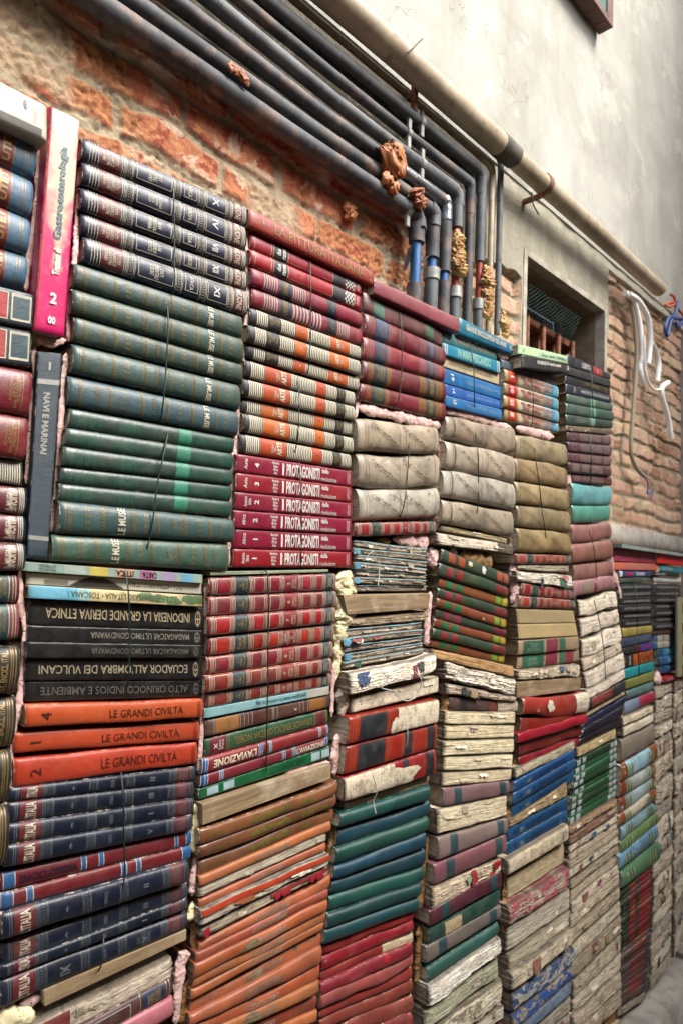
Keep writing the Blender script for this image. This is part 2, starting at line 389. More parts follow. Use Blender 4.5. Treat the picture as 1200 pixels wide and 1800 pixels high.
        def uvo(i, j):
            v, wd = outer[j]
            return (us[i]*L, v*T if wd is None else (v*T+(wd if v else -wd)))
        mb.grid(po, NU+1, J, b.mat, uvo)
        inner = [(th, D), (th, .004)]+[(min(1-th, max(th, v)), None) for v in VN]+[(1-th, .004), (1-th, D)]
        for i, u in ((0, 0.0), (NU, 1.0)):
            def cap(k, j, i=i, u=u):
                if k == 0: return po(i, j)
                v, wd = inner[j]
                return b.S(u, v, -.0022) if wd is None else b.P(u, v, wd)
            mb.grid(cap, 2, J, b.mat, lambda k, j: (k*.003, outer[j][0]*T), False)
        for f in b.ops: f(mb)
        cv = mb.build('cover', root, base)
        ed = [max(0, 1-min(abs(q[0]), abs(L-q[0]))/.005, 1-abs(q[1])/.0028, 1-abs(T-q[1])/.0028) for q in mb.vuv]
        cv.data.attributes.new('edge', 'FLOAT', 'POINT').data.foreach_set('value', ed)
        pg = MB(); e = .003/L
        for f in (0, 1):
            u = e if f == 0 else 1-e; K = 8
            pg.grid(lambda i, j: b.P(u, th+(1-2*th)*j/K, b.prof(.05+.9*j/K)*.75+.003+(D-.006)*i/K), K+1, K+1, b.page, lambda i, j: (i*D/K, j*T/K))
        pg.grid(lambda i, j: b.P(e+(1-2*e)*i/4, th+(1-2*th)*j/4, D-.004), 5, 5, b.page, lambda i, j: (i*L/4, j*T/4))
        pg.build('page_block', root, base)
        return root
ORD = ['topmost', 'second', 'third', 'fourth', 'fifth', 'sixth', 'seventh', 'eighth', 'ninth', 'tenth', 'eleventh', 'twelfth', 'thirteenth', 'fourteenth', 'fifteenth', 'sixteenth', 'seventeenth', 'eighteenth']
def st(label, style, lx, ly, rx, ry, y=0.0, ext=None, side='L', group=None, D=.17, jy=.0065, **kw):
    """a run of books stacked on each other; ly / ry are the edge heights at the left and right end"""
    n = len(ly)-1
    X = lambda s_, i: s_ if isinstance(s_, (int, float)) else lerp(s_[0], s_[1], i/n)
    for i in range(n):
        jl = random.uniform(-1, 1)*(1.5 if n > 2 else 0); jr = random.uniform(-1, 1)*(1.2 if n > 2 else 0)
        b = Book((X(lx, i)+jl, ly[i]), (X(rx, i)+jr, ry[i]), (X(lx, i+1)+jl, ly[i+1]), (X(rx, i+1)+jr, ry[i+1]), y+random.uniform(-jy, jy), D)
        if ext: b.ext(ext, side)
        for k, v in kw.items(): setattr(b, k, v)
        style(b, i)
        lb = label.format(o=ORD[i] if n > 1 else '', n=n)
        b.build(lb, group if n > 1 else group)
def lin(a, b, n): return [lerp(a, b, i/n) for i in range(n+1)]
DGOLD = INK('#8a7c50', .3, .45); DSIL = INK('#83898c', .3)
# ---- cover designs
def s_utet(b, i):
    b.mat = C('#3d6278', .4, .2, dust=.2); b.rnd = .45
    b.patch(.7, .885, 0, 1, C('#6e2024', .4)); b.text('UTET', .828, .868, .12, .88, GOLD, 90, .03); b.lines([.885, .94, .955], .002, GOLD)
def s_redteal(b, i):
    b.mat = C('#24353f', .35); b.rnd = .12; b.pw = 5
    for a, c, m in ((.1, .42, '#a8301f'), (.46, .87, '#a8301f'), (.885, .985, '#26454e')):
        b.patch(a, c, .14, .86, C('#a8301f', .4) if m[1] == 'a' else C('#d8d2c0')); b.patch(a+.008, c-.008, .19, .81, C(m, .4), .0007)
        b.frame(a, c, .12, .88, .005, CREAM, .001)
def s_istituto(b, i):
    b.mat = C('#6d1422', .33, .15, coat=.2); b.rnd = .3
    b.text('ISTITUTO\nDELLA\nENCICLOPEDIA\nITALIANA', .885, .94, .12, .88, GOLD, 90, .005); b.lines([.95, .6, .3], .0025, GOLD)
def stripes(b, u0, u1, n, m, k=.5, v0=0, v1=1):
    d = (u1-u0)/n
    for i in range(n): b.patch(u0+i*d, u0+i*d+d*k, v0, v1, m, .0005)
def s_strip(b, i):
    b.mat = C('#1f2220', .4); b.rnd = .35; stripes(b, .7, .99, 24, CREAM); stripes(b, .05, .4, 10, CREAM)
def chain(b, u, m=CREAM, w=.022):
    b.lines([u-w, u-w*.7, u+w*.7, u+w], .0022, m)
    n = 9
    for i in range(n):
        v = .08+.84*i/(n-1); b.patch(u-.007, u+.007, v-.026, v+.026, m, .0006)
    for i in range(n):
        v = .08+.84*i/(n-1); b.patch(u-.0045, u+.0045, v-.014, v+.014, b.mat, .0009)
NAVY = dict(rough=.3, var=.3, dust=.05, coat=.25)
def s_mil(b, i):
    b.mat = C('#101c33', **NAVY); b.rnd = .42; mr = C('#5c1c22', .35, coat=.2)
    b.patch(.085, .2, 0, 1, mr); b.lines([.035, .05, .065, .08, .205, .215], .003, CREAM); chain(b, .245)
    b.text('ISTITUTO\nGEOGRAFICO\nDE AGOSTINI\nNOVARA', .1, .185, .15, .85, CREAM, -90)
    b.frame(.285, .49, .12, .88, .003, CREAM); b.text(['STATI\nCENTRALI\nDELLE ANDE', 'JUGOSLAVIA\nALBANIA\nCRETA\nGRECIA', 'IRAN\nPAKISTAN\nBIRMANIA', 'USA\nCANADA\nMESSICO', 'STATI\nORIENTALI\nE ISOLE'][i], .35, .43, .2, .8, CREAM, -90)
    chain(b, .525); b.frame(.565, .645, .15, .85, .003, CREAM)
    b.text(['AFRICA', 'EUROPA', 'ASIA', 'AMERICHE', 'AFRICA'][i], .59, .615, .22, .78, CREAM, -90)
    chain(b, .68); b.text(['X', 'IV', 'VII', 'XII', 'XI'][i], .75, .79, .3, .7, WHITE, -90, .02); b.frame(.71, .84, .1, .9, .003, CREAM); chain(b, .862, w=.016)
    b.patch(.89, .955, 0, 1, mr, .0007); b.text('MILIONE', .905, .945, .08, .92, CREAM, -90, .01, .0012); b.lines([.885, .96, .97, .98], .004, CREAM)
def s_italia(b, i):
    b.mat = C('#0e192b', **NAVY); b.rnd = .42; mr = C('#58191f', .35)
    b.patch(.05, .15, 0, 1, mr); b.text('L\'ITALIA' if i != 3 or not getattr(b, 'xi', 0) else 'IL MILIONE', .075, .125, .08, .92, CREAM, 90, .01)
    b.lines([.03, .04, .155], .0025, DSIL); chain(b, .185, DSIL); chain(b, .4, DSIL); chain(b, .6, DSIL)
    b.text('*', .29, .315, .35, .65, DSIL, 90, .06); b.text(['PIEMONTE', 'LOMBARDIA', 'SARDEGNA', 'VENETIA'][i % 4], .49, .51, .25, .75, DSIL, 90)
    b.text(['II', 'III', 'I', 'V'][i % 4], .71, .74, .35, .65, DSIL, 90, .02); chain(b, .845, DSIL, .018)
    b.patch(.875, .955, 0, 1, mr, .0007); b.text('ISTITUTO\nGEOGRAFICO\nDE AGOSTINI', .89, .94, .15, .85, DSIL, 90, 0, .0012); b.lines([.87, .96, .968, .98], .0025, DSIL)
def s_italia2(b, i):
    s_italia(b, i); b.wob = .12
    if i == 3: b.text('XI', .27, .32, .3, .7, DSIL, -90, .02, .0013); b.text('STATI\nORIENTALI E\nCENTRALI', .68, .76, .15, .85, DSIL, 90)
def s_muse(b, i):
    b.mat = C(['#2c443c', '#304a40', '#2f473e', '#34504a', '#345058'][i % 5], .36, .2, dust=.14, coat=.1, grain=300, bump=.5); b.rnd = .4
    if i == 3: b.rnd = .45
    b.lines([.03, .045, .06, .2, .215, .36, .375, .39, .52, .535, .66, .675, .69, .83, .845, .97, .98], .0022, DGOLD)
    for u in (.053, .208, .383, .528, .683, .838): 
        for k in range(8): b.patch(u-.004, u+.004, .08+.105*k, .15+.105*k, DGOLD, .0008)
    for u in (.275, .6, .9):
        for k in range(4):
            v = .2+.2*k; b.patch(u-.011, u-.004, v-.05, v+.05, DGOLD); b.patch(u+.004, u+.011, v-.05, v+.05, DGOLD); b.patch(u-.004, u+.004, v-.03, v-.005, DGOLD)
    b.text(['VIII', 'IX', 'I', 'V', 'IX'][i % 5], .475, .49, .38, .62, DGOLD, -90, .02); b.text(['Ander-Foali', 'Fadre-Fun', 'A-Baldas', 'Pila-Roine', 'Fede-Foz'][i % 5], .435, .455, .2, .8, DGOLD, -90, .01)
    b.text('LE MUSE', .755, .79, .06, .94, CREAM, -90, .02); b.text('ISTITUTO GEOGRAFICO\nDE AGOSTINI NOVARA', .125, .155, .15, .85, DGOLD, -90)
def s_muse2(b, i):
    b.mat = C('#34504e' if i == 0 else '#3c5e50', .34, .2, dust=.14 if i == 0 else .3, coat=.12); b.rnd = .42
    b.lines([.02, .035, .05, .2, .215, .36, .38, .5, .515, .66, .68, .82, .835, .96, .97], .0025, DGOLD)
    for u in (.042, .208, .37, .508, .67, .828):
        for k in range(8): b.patch(u-.004, u+.004, .08+.105*k, .15+.105*k, DGOLD, .0008)
    for u in (.13, .44, .76):
        for k in range(4):
            v = .2+.2*k; b.patch(u-.012, u-.004, v-.05, v+.05, DGOLD); b.patch(u+.004, u+.012, v-.05, v+.05, DGOLD)
    b.text('LE MUSE', .285, .325, .05, .95, CREAM, 90, .02); b.text(['XII', 'IV'][i], .59, .61, .35, .65, DGOLD, 90, .02); b.text(['Thorp-Z', 'Ceri-Diar'][i], .63, .65, .25, .75, DGOLD, 90, .01)
    b.text('ISTITUTO GEOGRAFICO\nDE AGOSTINI', .88, .905, .15, .85, DGOLD, 90)
def s_mm(b, i):
    b.mat = C('#2a423a', .28, .3, dust=.2, coat=.35); b.rnd = .4; g = INK('#2c6e58', rough=.35)
    def zz(u0, u1, n):
        d = (u1-u0)/n
        for k in range(n):
            for m_ in range(7):
                t = m_/7; b.patch(u0+d*k+d*.5*t*.9, u0+d*k+d*.5*t*.9+d*.16*(1.2-t), .08+.84*t, .08+.84*(t+1/7), g); b.patch(u0+d*(k+1)-d*.5*t*.9-d*.16*(1.2-t), u0+d*(k+1)-d*.5*t*.9, .08+.84*t, .08+.84*(t+1/7), g)
    zz(.04, .16, 3); zz(.27, .38, 3); zz(.71, .8, 3); zz(.9, .985, 3)
    b.patch(.615, .7, 0, 1, C('#2f7a62', .35)); b.lines([.03, .17, .26, .39, .5, .61, .705, .81, .89], .002, g); b.lines([.82+.012*k for k in range(5)], .002, g, .2, .8)
def s_carta(b, i):
    b.mat = C('#8fa79a', .5, .1); b.rnd = .04; b.pw = 8
    for u0, u1, c in ((.32, .42, '#c6b850'), (.46, .56, '#c9a284'), (.6, .69, '#b56a92'), (.73, .82, '#a493b4'), (.855, .93, '#6aa4c4'), (.19, .3, '#a5b3a8')): b.patch(u0, u1, 0, 1, C(c, .5))
    b.text('CARTA', .615, .7, .2, .85, BLK, 180, .01, .0012); b.text('ITTICA', .465, .56, .2, .85, BLK, 180, .01, .0012); b.text('PROVINCIA\nDI TREVISO', .07, .15, .15, .9, BLK, 180)
def s_bw(b, i):
    b.mat = C('#b3b0a3', .45, .2); b.rnd = .04; b.pw = 8
    for k in range(26):
        t = k/25; b.patch(.2+.28*t, .2+.28*t+.018, .05, min(.95, .1+.9*math.sin(t*3.1)), C('#23211f', .5), .0005)
    b.patch(.08, .2, .1, .5, C('#6e6a5e'), .0004); b.text('T.C.I. • ATTRAVERSO L\'ITALIA', .52, .86, .3, .75, INK('#4a463f'), 180)
def s_tosc(b, i):
    b.mat = C('#cfc08a', .42, .45, dust=.1); b.rnd = .1; b.patch(0, .24, 0, 1, C('#6fb4cf', .4)); b.patch(.24, .31, 0, 1, C('#a9cfc9', .4))
    for u in (.63, .72, .8, .9, .96): b.blob(u, random.uniform(.2, .7), .05, .4, C('#5c7a4c', .45, .5), .0006)
    b.text('T.C.I. • ATTRAVERSO L\'ITALIA • TOSCANA I', .19, .82, .25, .75, INK('#4f5a4a'), 180)
BT = ['INDONESIA LA GRANDE DERIVA ETNICA', 'MADAGASCAR ULTIMO GONDWANA', 'MADAGASCAR ULTIMO GONDWANA', 'ECUADOR ALL\'OMBRA DEI VULCANI', 'ALTO ORINOCO INDIOS E AMBIENTE']
def emblem(b, u, m):
    r = .016; rv = .3
    for k in range(18):
        a = 2*math.pi*k/18; b.patch(u+r*math.cos(a)-.002, u+r*math.cos(a)+.002, max(.02, .5+rv*math.sin(a)-.05), min(.98, .5+rv*math.sin(a)+.05), m)
    b.patch(u-.0015, u+.0015, .12, .88, m); b.patch(u-.017, u+.017, .44, .5, m)
def s_black(b, i):
    b.mat = C('#0f1112', .3, .2, dust=.06, coat=.25, wcol='#8a8578'); b.rnd = .09; b.pw = 4
    u0 = [.08, .31, .32, .06, .07][i]; m = INK(['#c9b892', '#9a9484', '#77736a', '#b8ab8e', '#6d6a62'][i], .2); b.text(BT[i], u0, .895, .3, .72, m, 180, .008); emblem(b, .95, m)
def s_orange(b, i):
    b.mat = C('#b84c22', .4, .18, dust=.08, wear=.12, wcol='#b8ada0', wscale=70); b.rnd = .22; b.seed += i; b.wob = .08; b.gap = .09
    m = INK('#4a2016'); b.text('LE GRANDI CIVILTÀ', .42, .86, .3, .78, m, 0, .0); b.text('RIZZOLI', .955, .975, .12, .88, m, 90); b.text(['4', '1', '2'][i], .07, .12, .3, .66, m, 90, .0)
def s_avia0(b, i):
    b.mat = C('#6a1518', .35, .2, dust=.12, coat=.2); b.rnd = .4; bl = C('#22578c', .35)
    us = [(.01, .06), (.37, .395), (.46, .485), (.89, .91), (.96, 1)] if i == 0 else [(.0, .05), (.11, .14), (.58, .61), (.665, .69), (.94, 1)]
    for a, c in us: b.patch(a, c, 0, 1, bl); b.lines([a, c], .003, WHITE)
    if i == 0: b.text('ENCICLOPEDIA', .08, .35, .28, .72, INK('#2b1c30'), 0, .03)
def s_plain(col, rnd=.4, wob=.1, **k):
    def f(b, i): b.mat = C(col if isinstance(col, str) else col[i % len(col)], **k); b.rnd = rnd; b.wob = wob
    return f
def s_pitt(b, i):
    b.mat = C('#8c1a22', .38, .12, dust=.1, coat=.1); b.rnd = .25
    b.text('LA PITTURA ITALIANA', .17, .9, .2, .76, GOLD, 0, .0)
    for u, v in ((.09, .5), (.945, .6), (.955, .25)): b.text('+', u-.012, u+.012, v-.14, v+.14, GOLD, 0, .02)
def s_due(b, i):
    b.mat = C('#96122a', .33, .12, dust=.1, coat=.15); b.rnd = .38; k = C('#1d2328', .4)
    b.lines([.03, .16], .003, CREAM); b.patch(.185, .295, 0, 1, k); b.text('due\nruote', .2, .28, .15, .85, WHITE, 90, .03, .0012); b.patch(.71, .82, 0, 1, k)
    for a in range(6):
        for c in range(5):
            b.patch(.825+.015*a, .84+.015*a, .06+.176*c, .06+.176*(c+1), WHITE if (a+c) % 2 else BLK)
    b.lines([.18, .3, .705, .915, .925], .003, CREAM); b.lines([.5], .4, CREAM, .1, .115); b.text('FABBRI\nEDITORI', .94, .965, .2, .8, WHITE, 90)
def s_univ0(b, i):
    b.mat = C('#84182a', .36, .2, dust=.22); b.rnd = .42; k = C('#1e2e3c', .4)
    stripes(b, .09, .21, 6, INK('#b9a6a0')); b.patch(.22, .32, 0, 1, k); b.text('UNIVERSO', .245, .285, .1, .9, GOLD, 90, .01, .0012); stripes(b, .33, .45 if i == 0 else .6, 6+3*i, INK('#c0aca6')); b.patch(.64, .73, 0, 1, k); 
    if i: stripes(b, .74, .86, 7, INK('#c0aca6'))
    b.text(['XI\nRa-Si', 'XII\nSi-Z'][i], .67, .7, .25, .75, GOLD, 90, 0, .0012)
    b.text('ISTITUTO\nGEOGRAFICO', .92, .945, .2, .8, GOLD, 90)
def s_arte(b, i):
    b.mat = C('#1b1c1c', .4, .2, dust=.1); b.rnd = .4; o = C('#b5541c', .38, .15, dust=.1)
    stripes(b, .05, .99, 62, CREAM, .55, .0, 1.0)
    if i < 3 and b.kind != 'low':
        for a, c, m in ((.135, .24, b.mat), (.37, .475, o), (.68, .865, o)): b.patch(a, c, 0, 1, m, .0009)
        b.text('ISTITUTO\nDELLA\nENCICLOPEDIA', .15, .225, .2, .8, GOLD, -90, 0, .0014); b.text('ARTE', .735, .77, .2, .85, CREAM, 90, .03, .0014); b.text('STORIA\nDELL', .78, .81, .25, .6, CREAM, 90, 0, .0014); b.text(['', '9', '8'][i] or '7', .415, .43, .4, .6, CREAM, 90, .02, .0014)
def s_arte2(b, i):
    b.mat = C('#1b1c1c', .4, .2, dust=.1); b.rnd = .4; o = C('#b5541c', .38, .15, dust=.1)
    stripes(b, .04, .99, 62, CREAM, .55)
    for a, c, m in ((.15, .37, o), (.6, .69, o), (.8, .885, b.mat)): b.patch(a, c, 0, 1, m, .0009)
    b.text('ARTE', .285, .33, .12, .9, CREAM, 90, .03, .0014); b.text('STORIA\nDELL', .24, .275, .2, .7, CREAM, 90, .005, .0014); b.text(['6', '1', '4', '3', '2'][i], .64, .655, .35, .65, BLK, 90, .02, .0014)
    b.text('ISTITUTO\nDELLA', .82, .865, .2, .8, GOLD, 90, 0, .0014)
def s_prot(b, i):
    b.mat = C('#861127', .3, .12, dust=.07, coat=.2); b.rnd = .16; b.pw = 3
    b.text(['Asia', 'Asia', 'America\nlatina', 'Africa', 'Africa', 'America\nlatina'][i], .05, .075+.03*('\n' in ['Asia', 'Asia', 'America\nlatina', 'Africa', 'Africa', 'America\nlatina'][i]), .2, .8, WHITE, 90, .01)
    b.text('432211'[i], .13, .165, .3, .7, WHITE, 90, .03); b.text('America\nlatina\nAfrica\nAsia', .265, .325, .12, .88, WHITE, 0, .015)
    b.text('I', .35, .365, .14, .84, WHITE, 0, .05); b.text('PROTAGONISTI', .385, .675, .12, .86, WHITE, 0, .03)
    b.text('della', .695, .76, .58, .88, WHITE, 0, .02); b.text('rivoluzione', .69, .835, .1, .38, WHITE, 0, .0)
    b.text('COMPAGNIA\nEDITORIALE', .935, .965, .12, .88, INK('#c8b9b4'), 90, .01)
def s_anim(b, i):
    b.mat = C('#7e1a1c', .33, .2, dust=.14, coat=.12); b.rnd = .38; t = C('#1d343a', .4); r = C(['#8a1414', '#6d1a20', '#93190f', '#9a1d10', '#741020', '#6e1518', '#7a1216'][i % 7], .35, .35, bump=.9, grain=200)
    W = INK('#c7b8a0')
    for u in (.025, .165, .29, .41, .53, .67, .785, .885, .975): b.lines([u-.01, u, u+.01], .0035, W)
    for a, c in ((.045, .145), (.31, .39), (.43, .51), (.69, .765), (.805, .865)): b.patch(a+.006, c-.006, .1, .9, r, .0006); b.frame(a, c, .06, .94, .004, W)
    b.patch(.18, .275, 0, 1, t, .0006); b.patch(.897, .962, 0, 1, t, .0006)
    b.text('GLI\nANIMALI\ne il loro mondo' if i != 3 else 'Folco\nQuilici', .195, .26, .14, .86, GOLD, 90, .005, .0011)
    b.text(['2', '6', '7', 'SAFARI\nATTORNO\nAL\nMONDO', '8', '9', '10', '4'][i % 8], .56 if i % 8 != 3 else .55, .585 if i % 8 != 3 else .65, .35 if i % 8 != 3 else .1, .65 if i % 8 != 3 else .9, W, 90, .01); 
    if i % 8 != 3: b.text('AMERICA\nDEL NORD', .6, .64, .2, .8, W, 90)
    b.text('FRATELLI\nFABBRI\nEDITORI', .91, .95, .2, .8, W, 90, 0, .0011)
def s_anim_small(b, i):
    s_anim(b, 7-i*0); b.wob = .05
def s_piante(b, i):
    b.mat = C('#7ba9ad', .5, .2, dust=.3, wear=.3, wcol='#c8c4b4'); b.rnd = .05; b.patch(.79, 1, 0, 1, C('#a9a79a', .5)); b.text('Per conoscere le piante medicinali', .37, .775, .2, .85, INK('#20323c'))
def s_och(b, i):
    b.mat = C('#4f2a20', .4, .3, dust=.2); b.rnd = .2; o = C('#8e5a24', .42, .25)
    b.patch(.06, .23, 0, 1, o); b.patch(.8, .94, 0, 1, o); b.lines([.05, .24, .27, .3, .33, .49, .5, .53, .72, .75, .79, .95], .004, SILV); b.text('ISTITUTO\nGEOGRAFICO', .12, .17, .15, .85, GOLD, 90, 0, .001); b.text('3', .67, .69, .3, .7, WHITE, -90, .02)
def s_nobel(b, i):
    b.mat = C('#1c4a2f', .35, .25, dust=.12); b.rnd = .22; r = C('#5d1526', .35)
    b.patch(.03, .14, 0, 1, r); b.patch(.875, .955, 0, 1, r); b.lines([.15, .165, .86, .87, .965, .98], .004, GOLD); b.text('GRANDE ENCICLOPEDIA NOBEL', .2, .84, .28, .74, GOLD, 180, .0); b.text('X', .055, .08, .3, .7, WHITE, -90, .03, .001); b.text('Nie\nPos', .09, .125, .25, .8, WHITE, 90, .0, .001)
def s_avia(b, i):
    b.mat = C('#7c1d1f', .35, .2, dust=.12, coat=.2); b.rnd = .38; bl = C('#1d4f8e', .35)
    us = [(0, .03), (.4, .43), (.48, .5), (.9, .92), (.97, 1)] if i == 0 else [(0, .04), (.12, .145), (.59, .615), (.675, .7), (.96, 1)]
    for a, c in us: b.patch(a, c, 0, 1, bl); b.lines([a, (a+c)/2, c], .003, WHITE)
    if i == 0: b.text('L\'AVIAZIONE', .07, .38, .22, .78, CREAM, 180, .03)
    else: b.text('L\'AVIAZIONE', .71, .95, .22, .78, CREAM, 0, .03)
def s_green(b, i):
    b.mat = C('#11633d', .35, .2, dust=.08, wear=.15, wcol='#cfd3c4'); b.rnd = .1; wl = C('#a9c2c6', .5)
    for a in (.05, .16, .83, .92): b.patch(a, a+.075, .15, .88, wl)
    b.text('COGNOSCERE', .5, .78, .25, .8, INK('#0b4128'))
def s_brown(b, i):
    b.mat = C(['#7a4a2c', '#6f4027', '#74462b'][i], .3, .3, dust=.14, coat=.35, wear=.08); b.rnd = .45; b.wob = .22
    g = INK('#8a8440', .2, fade=.6); b.text(['enciclopedia', 'enciclopedia', 'enciclopedia'][i], .33, .62, .15, .85, g, 0, .04); b.text(['della', 'della casa', 'della'][i], .7, .8 if i != 1 else .93, .25, .8, g, 0, .02); b.text('vol', .08, .14, .3, .7, g)
def s_oran(b, i):
    b.mat = C(['#b0603a', '#a25636', '#ad5830', '#a45c38', '#9c5030'][i % 5], .38, .28, dust=.16, coat=.2, wear=[.0, .1, .3, .2, .35, .3, .1, .35, .3, .4][i % 10], wcol='#5f5546', wscale=26); b.rnd = .42; b.wob = .28; b.gap = .06; b.page = PAGED
    g = INK('#b39b86', fade=.6); b.frame(.1, .17, .2, .8, .002, g)
    b.text('CONOSCERE', .38, .64, .3, .8, g, 0, .02); b.frame(.87, .93, .2, .8, .002, g)
    if i in (2, 5, 8): b.blob(random.uniform(.3, .6), .5, .06, .45, PAGED, .0012)
def s_oran1(b, i): s_oran(b, 0); b.wob = .12
def rough(col='#b7aa91', dark='#5d4f3c', A=.0022, stain=.35, lines=520, rnd=.2, wob=.25, patch=None, kind='leaf', page=None, pth=.56, wet='#4a3a2a'):
    def f(b, i):
        c = col if isinstance(col, str) else col[i % len(col)]; p = patch if not isinstance(patch, (list, tuple)) else patch[i % len(patch)]
        b.gap = .08; b.kind = "naked"; b.lin_ = kind == 'linen'; b.rough = A; b.rnd = rnd; b.wob = wob; b.mat = PAPER(c, dark, stain, lines, wet, kind, p, pth); b.page = page or PAPER('#a3927a', '#54463a', .5); b.gap = .085
    return f
def s_redwhite(b, i):
    rough('#b7ad9b', '#62574a', .003, .2)(b, i); b.patch(.0, 1, .62, .98, C('#a5140f', .45, .2), .004); b.blob(.3, .5, .07, .3, C('#a4583a'), .003)
def s_redflap(b, i):
    rough('#a3977f', '#5a4c3a', .003, .4)(b, i)
    for u, r in ((.55, .02), (.62, .04), (.84, .02), (.9, .03), (.03, .02)): b.blob(u, .55, r, .45, C('#a80f16', .45), .004)
    b.patch(.5, .98, .6, .97, C('#8c2a12', .6), .003)
def s_beige(b, i):
    b.mat = C(['#a08f78', '#aa9c86', '#aca494', '#9c8e78'][i % 4], .42, .45, dust=.5, coat=.2, wear=.3, wcol='#8a8272', wscale=14, dcol='#8a8f78'); b.rnd = .38; b.wob = .1
    g = INK('#6b4d2c', fade=.7); g2 = INK('#4f3d2a', fade=.7)
    for k in range(26):
        u = .13+.33*((k*.618) % 1)+.4*(k > 12); v = .14+.72*((k*.377) % 1); r = .012+.012*((k*.53) % 1)
        n = 12
        for a in range(n):
            t = 2*math.pi*a/n*.8; b.patch(u+r*math.cos(t)-.0022, u+r*math.cos(t)+.0022, max(.03, v+r*3.6*math.sin(t)-.012), min(.97, v+r*3.6*math.sin(t)+.012), g, .0005)
    b.lines([.07, .1, .47, .55, .93], .003, g2)
def s_beige4(b, i): s_beige(b, i); b.lines([.09, .1], .005, INK('#3c4444'), .0, 1.0)
def s_tanbig(b, i):
    b.mat = C(['#938364', '#917a58', '#937d5b', '#8b7b5b', '#907b52'][i % 5], .42, .45, dust=.45, coat=.2, wear=.28, wcol='#6f6650', wscale=12, dcol='#77694c'); b.rnd = .36; b.wob = .1
    g = INK('#6b5230', fade=.7)
    for k in range(22):
        u = .06+.42*((k*.618) % 1)+.42*(k > 12); v = .1+.78*((k*.377) % 1); r = .013
        for a in range(10):
            t = 2*math.pi*a/10; b.patch(u+r*math.cos(t)-.002, u+r*math.cos(t)+.002, max(.03, v+.07*math.sin(t)-.015), min(.97, v+.07*math.sin(t)+.015), g, .0005)
    b.lines([.05, .94, .96], .003, g)
def s_tape(b, i):
    rough(['#9d9280', '#8b7d68', '#8f8577', '#a49a88'][i % 4], '#4a3f33', .0028, .45, 300, .12, .18)(b, i)
    b.patch(0, 1, .86, 1, C('#6fa3ad', .6, .35, dust=.5, wear=.35, wcol='#8a7d68'), .0035)
    if i % 2: b.blob(.03, .5, .04, .5, C('#5e9fb5', .6), .004)
def s_redblack(b, i):
    b.mat = C('#8f1418', .3, .22, dust=.08, coat=.25); b.rnd = .2; b.pw = 3; k = C('#1b2026', .38, .25)
    b.patch(.1, .38, .06, .97, k); b.patch(.6, .68, 0, 1, k); b.patch(.87, .95, 0, 1, k); b.lines([.03, .06, .4, .42, .57, .58, .7, .71, .84, .85, .97], .003, GOLD)
    if i == 0: b.patch(.5, .985, .0, 1, PAPER('#bcb199', '#8c7f66', .15, 60, kind='linen'), .0015); b.blob(.48, .3, .06, .3, PAPER('#bcb199', '#8c7f66', .15, 60, kind='linen'), .0022)
def s_redcream(b, i):
    b.mat = C('#8f1418', .3, .22, coat=.2); b.rnd = .2; L = PAPER('#bcb199', '#857860', .25, 60, kind='linen'); b.patch(0, .5, 0, 1, L, .002); b.blob(.5, .35, .26, .5, L, .003); b.patch(.87, .95, 0, 1, C('#1b2026'), .001); b.patch(.6, .66, .5, 1, C('#1b2026'), .001); b.lines([.82, .84, .97], .003, GOLD)
def s_teal(b, i):
    b.mat = C(['#0f4a42', '#0a404e', '#11483c', '#083e4e', '#0a3a44', '#0f4a3f', '#0d4040', '#0b444a'][i % 8], .36, .25, dust=.07, coat=.25, weave=True, wear=.0, wcol='#6d8a80'); b.rnd = .62; b.wob = .12; b.gap = .05
def s_red(b, i):
    b.mat = C(['#8c1210', '#96150f', '#8f2a1c', '#8a1c22', '#9c4a44', '#87221f', '#7c2220', '#80352c', '#85342c'][i], .5, .3, dust=.3, wear=.1, dcol='#b08078'); b.rnd = .4; b.wob = .3; b.gap = .05
    if i == 2: b.patch(.62, .98, 0, 1, PAPER('#b3a283', '#7a6647', .3), .0012)
    if i == 3: b.blob(.68, .7, .035, .3, C('#b01510', .4), .0014)
    if i >= 7:
        g = INK('#a86a50', fade=.5)
        for u in (.86, .93): 
            for v in (.3, .7):
                b.frame(u-.022, u+.022, v-.16, v+.16, .003, g)
        b.lines([.3, .45, .6, .8], .003, g)
def s_gb(b, i):
    G = i in (0, 1, 3, 5, 7); b.mat = C('#2f4230' if G else '#7d4526', .36, .25, dust=.12, coat=.2, wear=.06); b.rnd = .42; b.wob = .08; b.page = PAGED
    c = ['#7c1c26', '#9a3c2a'][i == 0] if G else '#14633a'; c2 = C(c, .4, .2)
    for a in (.08, .215): b.patch(a, a+.09, .14, .86, c2)
    c3 = c2 if G else C('#6f9a2c', .4, .2); c4 = c2 if G else C('#a3a02c', .4, .2)
    b.patch(.79, .87, .14, .86, c3); b.patch(.895, .965, .14, .86, c4)
    if i < 2: b.text('IL LIBRO\nDELLA NATURA', .33, .52, .2, .85, INK('#7d7a50', fade=.6))
    if i == 0: b.blob(.58, .5, .03, .3, WHITE, .0012); b.blob(.38, .6, .03, .2, CREAM, .0012)
def s_mare(b, i):
    b.mat = C('#0f6f8e', .3, .4, dust=.05, coat=.4); b.rnd = .2; b.patch(.55, .99, 0, .6, C('#1d5f96', .3), .0005); b.text('GRANDE ENCICLOPEDIA DEL MARE', .08, .74, .35, .75, CREAM, 0, .02, .0012); b.text('CURCIO', .8, .95, .3, .7, CREAM, 0, .03, .0012)
def s_moto(b, i): b.mat = C('#1b6a74', .35, .2, coat=.2); b.rnd = .1; b.text('"IL MANUALE DEL MOTONAUTA', .18, .93, .3, .75, INK('#c9b08a')); b.frame(.05, .13, .25, .75, .005, CREAM)
